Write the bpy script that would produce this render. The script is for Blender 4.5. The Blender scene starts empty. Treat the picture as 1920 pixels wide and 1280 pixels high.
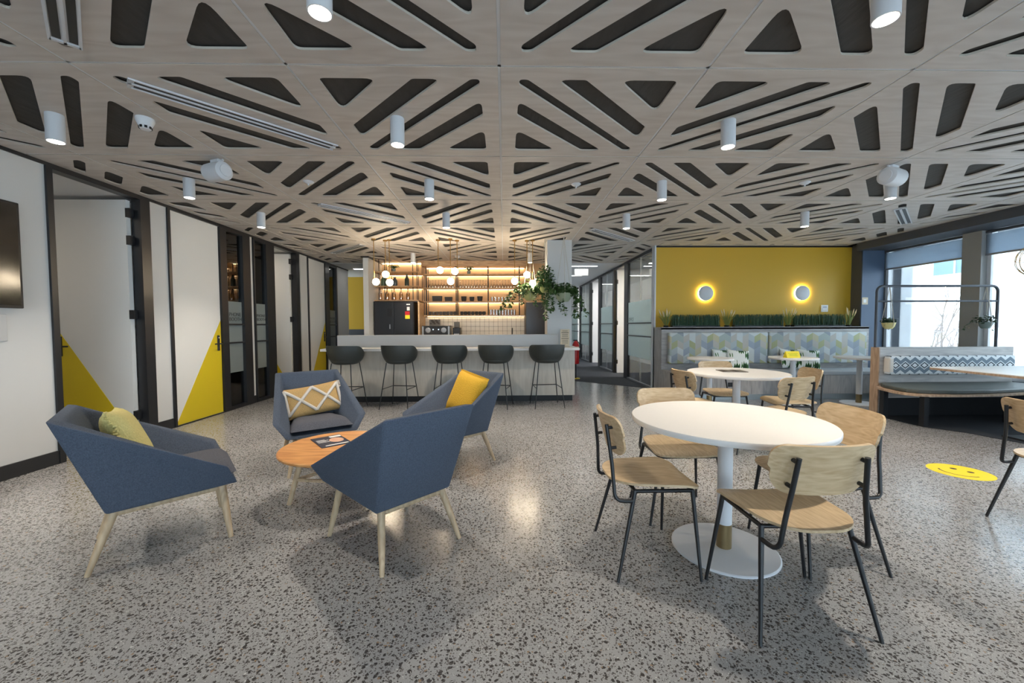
import bpy, bmesh, math, random
from mathutils import Vector, Matrix
PI = math.pi
R = math.radians
random.seed(7)
scene = bpy.context.scene
COL = scene.collection

# ------------------------------------------------------------------ camera
HC, CEIL = 1.24, 2.712
FOC, YAW, PIT, ROLL = 744.6, .0201, .0399, -.0041
fw = Vector((math.sin(YAW)*math.cos(PIT), math.cos(YAW)*math.cos(PIT), -math.sin(PIT)))
rt = Vector((math.cos(YAW), -math.sin(YAW), 0))
up = rt.cross(fw)
r2 = rt*math.cos(ROLL)+up*math.sin(ROLL)
u2 = up*math.cos(ROLL)-rt*math.sin(ROLL)
cd = bpy.data.cameras.new('camera')
cd.sensor_fit = 'HORIZONTAL'; cd.sensor_width = 36; cd.lens = FOC/1920*36
cd.clip_start = .05; cd.clip_end = 300
cam = bpy.data.objects.new('camera', cd); COL.objects.link(cam)
cam.matrix_world = Matrix(((r2.x, u2.x, -fw.x, 0), (r2.y, u2.y, -fw.y, 0), (r2.z, u2.z, -fw.z, HC), (0, 0, 0, 1)))
scene.camera = cam

# ------------------------------------------------------------------ world, exposure
SKY = 10.0
w = bpy.data.worlds.new('sky'); scene.world = w; w.use_nodes = True
bg = w.node_tree.nodes['Background']
bg.inputs[0].default_value = (.70, .85, 1, 1); bg.inputs[1].default_value = SKY
vs = scene.view_settings
vs.view_transform = 'Standard'; vs.look = 'None'; vs.gamma = 1; vs.use_curve_mapping = False
vs.exposure = -0.36
SPOT_W = 92          # ceiling downlight
GLOBE_E = 105         # pendant globes
LED_E = 22
# portals guide the sky light through the real window openings
def portal(loc, rot, sx, sy):
    d = bpy.data.lights.new('window_portal', 'AREA'); d.shape = 'RECTANGLE'; d.size = sx; d.size_y = sy
    d.cycles.is_portal = True
    o = bpy.data.objects.new('window_portal', d); COL.objects.link(o); o.location = loc; o.rotation_euler = rot
sun = bpy.data.lights.new('sun', 'SUN'); sun.energy = 7; sun.angle = R(1); sun.color = (1, .96, .9)
so = bpy.data.objects.new('sun', sun); COL.objects.link(so)
so.rotation_euler = Vector((-.12, -1, .8)).to_track_quat('Z', 'Y').to_euler()
portal((7.25, 1.2, 1.5), (0, R(90), 0), 2.4, 12.4)
portal((-.4, -5.3, 1.45), (R(90), 0, R(180)), 5.6, 2.2)
portal((5.35, -5.3, 1.45), (R(90), 0, R(180)), 3.1, 2.2)

# ------------------------------------------------------------------ materials
MATS = {}
def nodes_of(m):
    nt = m.node_tree
    return nt, nt.nodes, nt.links, nt.nodes['Principled BSDF']
def mat(name, col, rough=.5, metal=0, spec=.5, bump=0, bscale=80, var=0, vscale=6, emit=None, estr=0, stretch=None, coat=0):
    if name in MATS: return MATS[name]
    m = bpy.data.materials.new(name); m.use_nodes = True
    nt, N, L, p = nodes_of(m)
    p.inputs['Base Color'].default_value = (*col, 1)
    p.inputs['Roughness'].default_value = rough
    p.inputs['Metallic'].default_value = metal
    p.inputs['Specular IOR Level'].default_value = spec
    p.inputs['Coat Weight'].default_value = coat
    if emit:
        p.inputs['Emission Color'].default_value = (*emit, 1); p.inputs['Emission Strength'].default_value = estr
    if bump or var:
        tc = N.new('ShaderNodeTexCoord'); mp = N.new('ShaderNodeMapping')
        L.new(tc.outputs['Object'], mp.inputs[0])
        if stretch: mp.inputs['Scale'].default_value = stretch
        if var:
            n = N.new('ShaderNodeTexNoise'); n.inputs['Scale'].default_value = vscale; n.inputs['Detail'].default_value = 6
            L.new(mp.outputs[0], n.inputs['Vector'])
            mx = N.new('ShaderNodeMix'); mx.data_type = 'RGBA'
            mx.inputs[6].default_value = (*[c*(1-var) for c in col], 1)
            mx.inputs[7].default_value = (*[min(1, c*(1+var)) for c in col], 1)
            L.new(n.outputs[0], mx.inputs[0]); L.new(mx.outputs[2], p.inputs['Base Color'])
        if bump:
            n2 = N.new('ShaderNodeTexNoise'); n2.inputs['Scale'].default_value = bscale; n2.inputs['Detail'].default_value = 3
            L.new(mp.outputs[0], n2.inputs['Vector'])
            b = N.new('ShaderNodeBump'); b.inputs['Strength'].default_value = bump; b.inputs['Distance'].default_value = .01
            L.new(n2.outputs[0], b.inputs['Height']); L.new(b.outputs[0], p.inputs['Normal'])
    MATS[name] = m
    return m
def srgb(r, g, b):
    f = lambda c: (c/255/12.92) if c/255 <= .04045 else ((c/255+.055)/1.055)**2.4
    return (f(r), f(g), f(b))

def wood(name, c1, c2, axis=0, scale=5., ratio=14., rough=.45, ring=.5):
    m = bpy.data.materials.new(name); m.use_nodes = True
    nt, N, L, p = nodes_of(m)
    tc = N.new('ShaderNodeTexCoord'); oi = N.new('ShaderNodeObjectInfo')
    add = N.new('ShaderNodeVectorMath'); add.operation = 'ADD'
    sc_ = N.new('ShaderNodeVectorMath'); sc_.operation = 'SCALE'; sc_.inputs[3].default_value = 7
    cmb = N.new('ShaderNodeCombineXYZ')
    for i in range(3): L.new(oi.outputs['Random'], cmb.inputs[i])
    L.new(cmb.outputs[0], sc_.inputs[0]); L.new(tc.outputs['Object'], add.inputs[0]); L.new(sc_.outputs[0], add.inputs[1])
    mp = N.new('ShaderNodeMapping')
    s = [scale*ratio]*3; s[axis] = scale
    mp.inputs['Scale'].default_value = s
    L.new(add.outputs[0], mp.inputs[0])
    n = N.new('ShaderNodeTexNoise'); n.inputs['Scale'].default_value = 1; n.inputs['Detail'].default_value = 8; n.inputs['Distortion'].default_value = .4
    L.new(mp.outputs[0], n.inputs['Vector'])
    mp2 = N.new('ShaderNodeMapping'); s2 = [scale*2.2]*3; s2[axis] = scale*.45; mp2.inputs['Scale'].default_value = s2
    L.new(add.outputs[0], mp2.inputs[0])
    n2 = N.new('ShaderNodeTexNoise'); n2.inputs['Scale'].default_value = 1; n2.inputs['Detail'].default_value = 2
    L.new(mp2.outputs[0], n2.inputs['Vector'])
    mul = N.new('ShaderNodeMath'); mul.operation = 'MULTIPLY'; mul.inputs[1].default_value = 14
    L.new(n2.outputs[0], mul.inputs[0])
    fr = N.new('ShaderNodeMath'); fr.operation = 'PINGPONG'; fr.inputs[1].default_value = 1
    L.new(mul.outputs[0], fr.inputs[0])
    mixf = N.new('ShaderNodeMix'); mixf.inputs[0].default_value = ring
    L.new(n.outputs[0], mixf.inputs[2]); L.new(fr.outputs[0], mixf.inputs[3])
    rp = N.new('ShaderNodeValToRGB')
    rp.color_ramp.elements[0].position = .25; rp.color_ramp.elements[0].color = (*c1, 1)
    rp.color_ramp.elements[1].position = .75; rp.color_ramp.elements[1].color = (*c2, 1)
    L.new(mixf.outputs[0], rp.inputs[0]); L.new(rp.outputs[0], p.inputs['Base Color'])
    p.inputs['Roughness'].default_value = rough
    MATS[name] = m
    return m
def emis(name, col, s):
    m = bpy.data.materials.new(name); m.use_nodes = True
    nt = m.node_tree; nt.nodes.clear()
    e = nt.nodes.new('ShaderNodeEmission'); e.inputs[0].default_value = (*col, 1); e.inputs[1].default_value = s
    o = nt.nodes.new('ShaderNodeOutputMaterial'); nt.links.new(e.outputs[0], o.inputs[0])
    MATS[name] = m
    return m
def glass(name, tint=(1, 1, 1), refl=.9, rough=0.0, frost=0.0, base=.06):
    m = bpy.data.materials.new(name); m.use_nodes = True
    nt = m.node_tree; N = nt.nodes; L = nt.links; N.clear()
    t = N.new('ShaderNodeBsdfTransparent'); t.inputs[0].default_value = (*tint, 1)
    g = N.new('ShaderNodeBsdfGlossy'); g.inputs['Roughness'].default_value = rough
    lw = N.new('ShaderNodeFresnel'); lw.inputs[0].default_value = 1.45
    ml = N.new('ShaderNodeMath'); ml.operation = 'MULTIPLY_ADD'; ml.inputs[1].default_value = refl; ml.inputs[2].default_value = base; ml.use_clamp = True
    L.new(lw.outputs[0], ml.inputs[0])
    first = t
    if frost:
        tr = N.new('ShaderNodeBsdfTranslucent'); tr.inputs[0].default_value = (*tint, 1)
        df = N.new('ShaderNodeBsdfDiffuse'); df.inputs[0].default_value = (*tint, 1)
        mm = N.new('ShaderNodeMixShader'); mm.inputs[0].default_value = .5
        L.new(tr.outputs[0], mm.inputs[1]); L.new(df.outputs[0], mm.inputs[2])
        m2 = N.new('ShaderNodeMixShader'); m2.inputs[0].default_value = frost
        L.new(t.outputs[0], m2.inputs[1]); L.new(mm.outputs[0], m2.inputs[2]); first = m2
    mx = N.new('ShaderNodeMixShader'); L.new(ml.outputs[0], mx.inputs[0])
    L.new(first.outputs[0], mx.inputs[1]); L.new(g.outputs[0], mx.inputs[2])
    o = N.new('ShaderNodeOutputMaterial'); L.new(mx.outputs[0], o.inputs[0])
    MATS[name] = m
    return m

def terrazzo():
    m = bpy.data.materials.new('terrazzo'); m.use_nodes = True
    nt, N, L, p = nodes_of(m)
    tc = N.new('ShaderNodeTexCoord')
    nz = N.new('ShaderNodeTexNoise'); nz.inputs['Scale'].default_value = 45; nz.inputs['Detail'].default_value = 2
    L.new(tc.outputs['Object'], nz.inputs['Vector'])
    off = N.new('ShaderNodeVectorMath'); off.operation = 'MULTIPLY_ADD'
    off.inputs[1].default_value = (.022, .022, 0)
    L.new(nz.outputs['Color'], off.inputs[0]); L.new(tc.outputs['Object'], off.inputs[2])
    def chips(scale, thr, keep):
        v = N.new('ShaderNodeTexVoronoi'); v.voronoi_dimensions = '2D'; v.inputs['Scale'].default_value = scale
        L.new(off.outputs[0], v.inputs['Vector'])
        sep = N.new('ShaderNodeSeparateColor'); L.new(v.outputs['Color'], sep.inputs[0])
        t = N.new('ShaderNodeMath'); t.operation = 'MULTIPLY_ADD'; t.inputs[1].default_value = thr; t.inputs[2].default_value = thr*.35
        L.new(sep.outputs[0], t.inputs[0])
        lt = N.new('ShaderNodeMath'); lt.operation = 'LESS_THAN'; L.new(v.outputs['Distance'], lt.inputs[0]); L.new(t.outputs[0], lt.inputs[1])
        k = N.new('ShaderNodeMath'); k.operation = 'LESS_THAN'; k.inputs[1].default_value = keep; L.new(sep.outputs[1], k.inputs[0])
        mlt = N.new('ShaderNodeMath'); mlt.operation = 'MULTIPLY'; L.new(lt.outputs[0], mlt.inputs[0]); L.new(k.outputs[0], mlt.inputs[1])
        return mlt, sep
    big = N.new('ShaderNodeTexNoise'); big.inputs['Scale'].default_value = 1.3; big.inputs['Detail'].default_value = 5
    L.new(tc.outputs['Object'], big.inputs['Vector'])
    fine = N.new('ShaderNodeTexNoise'); fine.inputs['Scale'].default_value = 260; fine.inputs['Detail'].default_value = 2
    L.new(tc.outputs['Object'], fine.inputs['Vector'])
    base = N.new('ShaderNodeMix'); base.data_type = 'RGBA'
    base.inputs[6].default_value = (*srgb(140, 139, 140), 1); base.inputs[7].default_value = (*srgb(166, 166, 166), 1)
    L.new(big.outputs[0], base.inputs[0])
    b2 = N.new('ShaderNodeMix'); b2.data_type = 'RGBA'; b2.blend_type = 'OVERLAY'; b2.inputs[0].default_value = .35
    L.new(base.outputs[2], b2.inputs[6]); L.new(fine.outputs[0], b2.inputs[7])
    cur = b2.outputs[2]
    for scale, thr, keep, c in ((54, .30, .62, srgb(66, 63, 62)), (120, .36, .5, srgb(92, 88, 86)), (190, .26, .06, srgb(215, 214, 212)), (70, .28, .06, srgb(140, 118, 98))):
        k, sep = chips(scale, thr, keep)
        mx = N.new('ShaderNodeMix'); mx.data_type = 'RGBA'; mx.inputs[7].default_value = (*c, 1)
        L.new(k.outputs[0], mx.inputs[0]); L.new(cur, mx.inputs[6]); cur = mx.outputs[2]
    L.new(cur, p.inputs['Base Color'])
    rr = N.new('ShaderNodeMapRange'); rr.inputs[3].default_value = .15; rr.inputs[4].default_value = .24
    L.new(big.outputs[0], rr.inputs[0]); L.new(rr.outputs[0], p.inputs['Roughness'])
    p.inputs['Specular IOR Level'].default_value = .42
    MATS['terrazzo'] = m
    return m

def chevron(name, palette, w_, h_, seed=0.):
    """columns of slanted parallelograms, each a colour of the palette; local x / z"""
    m = bpy.data.materials.new(name); m.use_nodes = True
    nt, N, L, p = nodes_of(m)
    tc = N.new('ShaderNodeTexCoord'); sp = N.new('ShaderNodeSeparateXYZ'); L.new(tc.outputs['Object'], sp.inputs[0])
    def M(op, a, b=None, c=None):
        n = N.new('ShaderNodeMath'); n.operation = op
        for i, v in enumerate((a, b, c)):
            if v is None: continue
            if isinstance(v, (int, float)): n.inputs[i].default_value = v
            else: L.new(v, n.inputs[i])
        return n.outputs[0]
    xs = M('DIVIDE', sp.outputs[0], w_)
    k = M('FLOOR', xs); fx = M('FRACT', xs)
    par = M('MODULO', M('ABSOLUTE', k), 2)
    sgn = M('MULTIPLY_ADD', par, 2, -1)
    zz = M('MULTIPLY_ADD', M('MULTIPLY', M('SUBTRACT', fx, .5), sgn), .58*w_, sp.outputs[2])
    cell = M('FLOOR', M('DIVIDE', zz, h_))
    # hexagon-like repeat: hash of (column mod 6, cell mod 5)
    cb = N.new('ShaderNodeCombineXYZ')
    L.new(M('MODULO', M('ADD', k, 60), 8), cb.inputs[0]); L.new(cell, cb.inputs[1]); cb.inputs[2].default_value = seed
    wn = N.new('ShaderNodeTexWhiteNoise'); L.new(cb.outputs[0], wn.inputs['Vector'])
    rp = N.new('ShaderNodeValToRGB'); rp.color_ramp.interpolation = 'CONSTANT'
    e = rp.color_ramp.elements
    while len(e) < len(palette): e.new(.5)
    for i, c in enumerate(palette):
        e[i].position = i/len(palette); e[i].color = (*c, 1)
    L.new(wn.outputs['Value'], rp.inputs[0]); L.new(rp.outputs[0], p.inputs['Base Color'])
    p.inputs['Roughness'].default_value = .85
    MATS[name] = m
    return m

def zigzag(name, cols, period, amp, band):
    m = bpy.data.materials.new(name); m.use_nodes = True
    nt, N, L, p = nodes_of(m)
    tc = N.new('ShaderNodeTexCoord'); sp = N.new('ShaderNodeSeparateXYZ'); L.new(tc.outputs['Object'], sp.inputs[0])
    def M(op, a, b=None, c=None):
        n = N.new('ShaderNodeMath'); n.operation = op
        for i, v in enumerate((a, b, c)):
            if v is None: continue
            if isinstance(v, (int, float)): n.inputs[i].default_value = v
            else: L.new(v, n.inputs[i])
        return n.outputs[0]
    tri = M('PINGPONG', sp.outputs[0], period/2)
    tri = M('MULTIPLY', tri, amp/(period/2))
    az = M('ABSOLUTE', sp.outputs[2])
    d = M('ADD', az, tri)
    f = M('FRACT', M('DIVIDE', d, band))
    rp = N.new('ShaderNodeValToRGB'); rp.color_ramp.interpolation = 'CONSTANT'
    e = rp.color_ramp.elements
    while len(e) < len(cols): e.new(.5)
    for i, (pos, c) in enumerate(cols):
        e[i].position = pos; e[i].color = (*c, 1)
    L.new(f, rp.inputs[0]); L.new(rp.outputs[0], p.inputs['Base Color'])
    p.inputs['Roughness'].default_value = .9
    MATS[name] = m
    return m

def leafprint(name):
    m = bpy.data.materials.new(name); m.use_nodes = True
    nt, N, L, p = nodes_of(m)
    tc = N.new('ShaderNodeTexCoord')
    v = N.new('ShaderNodeTexVoronoi'); v.inputs['Scale'].default_value = 7
    L.new(tc.outputs['Object'], v.inputs['Vector'])
    w_ = N.new('ShaderNodeTexWave'); w_.inputs['Scale'].default_value = 9; w_.inputs['Distortion'].default_value = 2.5; w_.inputs['Detail'].default_value = 1
    L.new(tc.outputs['Object'], w_.inputs['Vector'])
    s = N.new('ShaderNodeMath'); s.operation = 'MULTIPLY_ADD'; s.inputs[1].default_value = .22; L.new(w_.outputs['Fac'], s.inputs[0]); L.new(v.outputs['Distance'], s.inputs[2])
    rp = N.new('ShaderNodeValToRGB'); rp.color_ramp.interpolation = 'CONSTANT'
    e = rp.color_ramp.elements; e.new(.4)
    for i, (pos, c) in enumerate(((0, srgb(34, 66, 38)), (.42, srgb(84, 128, 74)), (.52, srgb(238, 240, 236)))):
        e[i].position = pos; e[i].color = (*c, 1)
    L.new(s.outputs[0], rp.inputs[0]); L.new(rp.outputs[0], p.inputs['Base Color']); p.inputs['Roughness'].default_value = .85
    MATS[name] = m
    return m

W_ = lambda n: MATS[n]
terrazzo()
mat('carpet', srgb(62, 64, 70), .95, bump=.6, bscale=220, var=.35, vscale=60, stretch=(.25, 1, 1))
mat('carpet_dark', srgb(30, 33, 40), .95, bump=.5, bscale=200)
mat('paint_white', srgb(204, 204, 203), .55, bump=.02, bscale=200)
mat('paint_white2', srgb(226, 225, 222), .5)
mat('paint_yellow', srgb(204, 163, 44), .5, bump=.02, bscale=200)
mat('door_yellow', srgb(216, 190, 34), .4)
mat('paint_dark', srgb(66, 68, 72), .6)
mat('pier_grey', srgb(150, 150, 148), .6)
mat('bulkhead', srgb(70, 74, 82), .6)
mat('reveal_daylit', srgb(74, 92, 116), .5)
mat('black_metal', srgb(28, 29, 32), .4, spec=.5)
mat('black_satin', srgb(34, 35, 38), .35)
mat('grey_metal', srgb(150, 152, 156), .4, metal=.6)
mat('white_metal', srgb(214, 216, 220), .4)
mat('lamp_white', srgb(206, 208, 212), .45)
mat('brass', srgb(168, 132, 74), .35, metal=.9)
mat('brass_collar', srgb(150, 130, 95), .38, metal=.9)
mat('ceiling_back', srgb(66, 64, 62), .9, bump=.5, bscale=30, var=.3, vscale=25, stretch=(1, .3, 1))
mat('office_ceiling', srgb(215, 217, 220), .8)
mat('table_white', srgb(226, 224, 222), .42)
mat('base_white', srgb(216, 218, 222), .4)
wood('plywood', srgb(190, 181, 174), srgb(206, 199, 193), axis=0, scale=2.2, ratio=5, rough=.55, ring=.3)
mat('ply_edge', srgb(196, 188, 176), .7)
wood('oak', srgb(182, 152, 114), srgb(214, 190, 154), axis=0, scale=7., ratio=12, rough=.42, ring=.22)
wood('oak_pale', srgb(190, 172, 146), srgb(220, 206, 182), axis=0, scale=4., ratio=16, rough=.42, ring=.5)
wood('oak_y', srgb(176, 150, 116), srgb(208, 186, 152), axis=1, scale=7., ratio=12, rough=.42, ring=.22)
wood('leg_ash', srgb(168, 144, 114), srgb(198, 174, 142), axis=2, scale=5., ratio=10, rough=.5, ring=.3)
wood('coffee_top', srgb(186, 126, 72), srgb(218, 160, 100), axis=0, scale=3., ratio=14, rough=.4, ring=.35)
wood('grey_oak', srgb(150, 146, 144), srgb(182, 177, 173), axis=2, scale=3., ratio=18, rough=.5, ring=.25)
wood('grey_oak_h', srgb(150, 146, 144), srgb(184, 180, 176), axis=0, scale=3., ratio=18, rough=.5, ring=.25)
wood('bar_front', srgb(184, 176, 164), srgb(200, 193, 182), axis=2, scale=2.5, ratio=10, rough=.5, ring=.25)
wood('panel_edge', srgb(160, 132, 108), srgb(186, 158, 132), axis=2, scale=4, ratio=14)
wood('shelf_wood', srgb(176, 138, 100), srgb(205, 170, 130), axis=0, scale=4, ratio=14)
mat('stone_white', srgb(206, 204, 202), .35, var=.04, vscale=4)
mat('upstand', srgb(190, 190, 190), .45, var=.04, vscale=3)
mat('kick_black', srgb(24, 25, 28), .5)
mat('kick_steel', srgb(190, 200, 205), .3, metal=.7)
mat('fabric_blue', srgb(86, 95, 110), .9, spec=.2, bump=.6, bscale=300, var=.5, vscale=170)
mat('fabric_warm_lit', srgb(92, 94, 103), .9, spec=.2, bump=.6, bscale=300, var=.5, vscale=170)  # same fabric as the shell, greyed by warm light mixed into its colour
mat('mustard', srgb(214, 168, 48), .9, bump=.8, bscale=120, var=.12, vscale=90)
mat('mustard_pale', srgb(214, 200, 132), .9, bump=.8, bscale=120, var=.15, vscale=90)
mat('tan_weave', srgb(196, 160, 104), .9, bump=.7, bscale=160, var=.3, vscale=150)
mat('cream_tuft', srgb(226, 218, 208), .95, bump=1, bscale=160)
mat('leather_green', srgb(48, 52, 50), .48, bump=.15, bscale=120, var=.1)
mat('seat_pad', srgb(176, 180, 184), .6)
mat('booth_pad', srgb(72, 76, 72), .5)
mat('fridge', srgb(58, 58, 60), .32, metal=.75)
mat('fridge_side', srgb(20, 20, 22), .5)
mat('shelf_back', srgb(220, 186, 146), .65)
mat('tile', srgb(222, 212, 198), .3, bump=.35, bscale=14)
mat('grout', srgb(120, 108, 96), .9)
mat('charcoal', srgb(52, 50, 50), .6)
mat('mug_grey', srgb(92, 86, 80), .4)
mat('vase_green', srgb(84, 104, 82), .3)
mat('vase_grey', srgb(66, 76, 80), .3)
mat('vase_dark', srgb(56, 66, 56), .3)
mat('amber', srgb(208, 140, 40), .25)
mat('cork', srgb(110, 80, 55), .7)
mat('pot_green', srgb(176, 178, 118), .6)
mat('pot_sage', srgb(150, 160, 136), .6)
mat('pot_yellow', srgb(208, 196, 136), .6)
mat('pot_grey', srgb(116, 128, 124), .6)
mat('rope', srgb(190, 184, 172), .9)
mat('leaf', srgb(62, 92, 44), .5, var=.5, vscale=9)
mat('leaf_dark', srgb(52, 76, 52), .5, var=.4, vscale=9)
mat('leaf_yellow', srgb(124, 134, 62), .55, var=.4, vscale=9)
mat('grass_green', srgb(58, 88, 62), .6, var=.55, vscale=40)
mat('plume', srgb(226, 208, 170), .9)
mat('red', srgb(190, 28, 34), .35)
mat('paper', srgb(210, 196, 172), .8)
mat('ink', srgb(60, 52, 48), .8)
mat('navy_print', srgb(44, 50, 70), .35)
mat('pink_print', srgb(214, 168, 142), .5)
mat('white_print', srgb(232, 232, 230), .5)
mat('card_yellow', srgb(238, 214, 40), .5)
mat('tray_print', srgb(110, 104, 98), .5, var=.6, vscale=45)
mat('sticker_yellow', srgb(240, 208, 30), .45)
mat('screen', srgb(18, 16, 15), .12, spec=.6)
mat('black_plastic', srgb(22, 22, 24), .4)
mat('lettering', srgb(38, 42, 44), .5)
mat('concrete_out', srgb(240, 244, 246), .8)
mat('facade', srgb(236, 238, 240), .8)
mat('facade_glass', srgb(110, 140, 160), .2)
mat('bark', srgb(120, 110, 105), .9)
mat('ground_out', srgb(190, 190, 188), .9)
mat('office_chair', srgb(60, 110, 150), .5)
mat('cup_yellow', srgb(206, 210, 40), .4)
glass('glass', (.96, .985, .985), .8, base=.03)
glass('glass_dark', (.62, .68, .70), 1.0, base=.10)
glass('glassware', (.97, .96, .94), 1.0, base=.22)
glass('frosted', (.80, .88, .87), .6, frost=.72, base=.03)
glass('frosted_booth', (.66, .73, .72), .8, frost=.55, base=.06)
glass('blind', (.46, .52, .58), .05, rough=.6, frost=.72, base=0)
emis('lamp_face', (1, .93, .82), 14)
emis('globe', (1, .82, .58), GLOBE_E)
emis('led', (1, .76, .46), LED_E)
emis('halo', (1, .80, .42), 60)
emis('linear', (1, .98, .95), 130)
emis('linear_soft', (1, .98, .95), 14)
emis('booth_fill_glow', (1, .86, .7), 80)
emis('indicator', (.8, .9, 1), 2)
chevron('banquette_print', [srgb(*c) for c in ((176, 184, 186), (158, 166, 178), (204, 208, 206), (174, 176, 136), (186, 182, 174), (150, 158, 166), (198, 204, 204), (192, 186, 156), (168, 178, 174))], .105, .115, 3.)
zigzag('booth_print', [(0, srgb(214, 218, 220)), (.22, srgb(52, 60, 70)), (.34, srgb(206, 212, 216)), (.46, srgb(112, 126, 138)), (.86, srgb(214, 218, 220))], .13, .05, .13)
leafprint('leaf_print')

# ------------------------------------------------------------------ mesh helpers
class B:
    def __init__(s): s.v = []; s.f = []
    def quad(s, *pts):
        n = len(s.v); s.v += [tuple(p) for p in pts]; s.f.append(tuple(range(n, n+len(pts)))); return s
    def box(s, x0, x1, y0, y1, z0, z1):
        n = len(s.v)
        s.v += [(x0, y0, z0), (x1, y0, z0), (x1, y1, z0), (x0, y1, z0), (x0, y0, z1), (x1, y0, z1), (x1, y1, z1), (x0, y1, z1)]
        for f in ((0, 3, 2, 1), (4, 5, 6, 7), (0, 1, 5, 4), (1, 2, 6, 5), (2, 3, 7, 6), (3, 0, 4, 7)):
            s.f.append(tuple(n+i for i in f))
        return s
    def prism(s, poly, z0, z1, plane='xy'):
        n = len(s.v); k = len(poly)
        for z in (z0, z1):
            for a, b in poly:
                s.v.append((a, b, z) if plane == 'xy' else (a, z, b) if plane == 'xz' else (z, a, b))
        s.f.append(tuple(n+i for i in reversed(range(k)))); s.f.append(tuple(n+k+i for i in range(k)))
        for i in range(k):
            j = (i+1) % k; s.f.append((n+i, n+j, n+k+j, n+k+i))
        return s
    def lathe(s, prof, n=20, c=(0, 0, 0), sx=1, sy=1):
        b = len(s.v)
        for r, z in prof:
            for i in range(n):
                a = 2*PI*i/n; s.v.append((c[0]+sx*r*math.cos(a), c[1]+sy*r*math.sin(a), c[2]+z))
        for k in range(len(prof)-1):
            for i in range(n):
                j = (i+1) % n
                s.f.append((b+k*n+i, b+k*n+j, b+(k+1)*n+j, b+(k+1)*n+i))
        if prof[0][0] > 1e-4: s.f.append(tuple(b+i for i in reversed(range(n))))
        if prof[-1][0] > 1e-4: s.f.append(tuple(b+(len(prof)-1)*n+i for i in range(n)))
        return s
    def tube(s, path, r, n=10, cap=True):
        P_ = [Vector(p) for p in path]; m = len(P_)
        rs = r if isinstance(r, (list, tuple)) else [r]*m
        T = [(P_[min(i+1, m-1)]-P_[max(i-1, 0)]).normalized() for i in range(m)]
        u = T[0].orthogonal().normalized(); b = len(s.v)
        for i in range(m):
            u = (u-T[i]*u.dot(T[i])).normalized(); w2 = T[i].cross(u)
            for k in range(n):
                a = 2*PI*k/n; s.v.append(tuple(P_[i]+(u*math.cos(a)+w2*math.sin(a))*rs[i]))
        for i in range(m-1):
            for k in range(n):
                j = (k+1) % n; s.f.append((b+i*n+k, b+i*n+j, b+(i+1)*n+j, b+(i+1)*n+k))
        if cap:
            s.f.append(tuple(b+k for k in reversed(range(n)))); s.f.append(tuple(b+(m-1)*n+k for k in range(n)))
        return s
    def sphere(s, c, r, n=16, m=10, sx=1, sy=1, sz=1):
        prof = [(max(1e-5, r*math.sin(PI*i/m)), -r*math.cos(PI*i/m)*sz) for i in range(m+1)]
        return s.lathe(prof, n, c, sx, sy)
    def sheet(s, fn, nu, nv, thick=0., both=True):
        """fn(u,v)->Vector; grid of (nu+1)(nv+1); solid when thick"""
        P_ = [[Vector(fn(i/nu, j/nv)) for j in range(nv+1)] for i in range(nu+1)]
        b = len(s.v)
        nrm = [[None]*(nv+1) for _ in range(nu+1)]
        for i in range(nu+1):
            for j in range(nv+1):
                a = P_[min(i+1, nu)][j]-P_[max(i-1, 0)][j]; c = P_[i][min(j+1, nv)]-P_[i][max(j-1, 0)]
                n = a.cross(c); nrm[i][j] = n.normalized() if n.length > 1e-9 else Vector((0, 0, 1))
        for side in ((-.5, .5) if thick else (0,)):
            for i in range(nu+1):
                for j in range(nv+1): s.v.append(tuple(P_[i][j]+nrm[i][j]*thick*side))
        idx = lambda i, j, k: b+k*(nu+1)*(nv+1)+i*(nv+1)+j
        for i in range(nu):
            for j in range(nv):
                if thick:
                    s.f.append((idx(i, j, 1), idx(i+1, j, 1), idx(i+1, j+1, 1), idx(i, j+1, 1)))
                    s.f.append((idx(i, j+1, 0), idx(i+1, j+1, 0), idx(i+1, j, 0), idx(i, j, 0)))
                else: s.f.append((idx(i, j, 0), idx(i+1, j, 0), idx(i+1, j+1, 0), idx(i, j+1, 0)))
        if thick:
            for i in range(nu):
                s.f.append((idx(i, 0, 0), idx(i+1, 0, 0), idx(i+1, 0, 1), idx(i, 0, 1)))
                s.f.append((idx(i, nv, 1), idx(i+1, nv, 1), idx(i+1, nv, 0), idx(i, nv, 0)))
            for j in range(nv):
                s.f.append((idx(0, j, 1), idx(0, j+1, 1), idx(0, j+1, 0), idx(0, j, 0)))
                s.f.append((idx(nu, j, 0), idx(nu, j+1, 0), idx(nu, j+1, 1), idx(nu, j, 1)))
        return s
    def mesh(s, name, m=None, smooth=None, bevel=0, seg=2, weld=False):
        me = bpy.data.meshes.new(name); me.from_pydata(s.v, [], s.f)
        bm = bmesh.new(); bm.from_mesh(me)
        if weld: bmesh.ops.remove_doubles(bm, verts=bm.verts, dist=1e-4)
        bmesh.ops.recalc_face_normals(bm, faces=bm.faces)
        if bevel:
            ed = [e for e in bm.edges if len(e.link_faces) == 2 and e.calc_face_angle(0) > .35]
            bmesh.ops.bevel(bm, geom=ed, offset=bevel, segments=seg, profile=.5, affect='EDGES', clamp_overlap=True)
        bm.to_mesh(me); bm.free()
        if smooth is not None:
            me.shade_smooth()
            if smooth > 0: me.set_sharp_from_angle(angle=R(smooth))
        if m: me.materials.append(MATS[m])
        return me
    def build(s, name, m, parent=None, loc=None, rz=0, **kw):
        return link(name, s.mesh(name, m, **kw), parent, loc, rz)
def link(name, me, parent=None, loc=None, rz=0):
    o = bpy.data.objects.new(name, me); COL.objects.link(o)
    if parent: o.parent = parent
    if loc: o.location = loc
    if rz: o.rotation_euler[2] = rz
    return o
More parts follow.
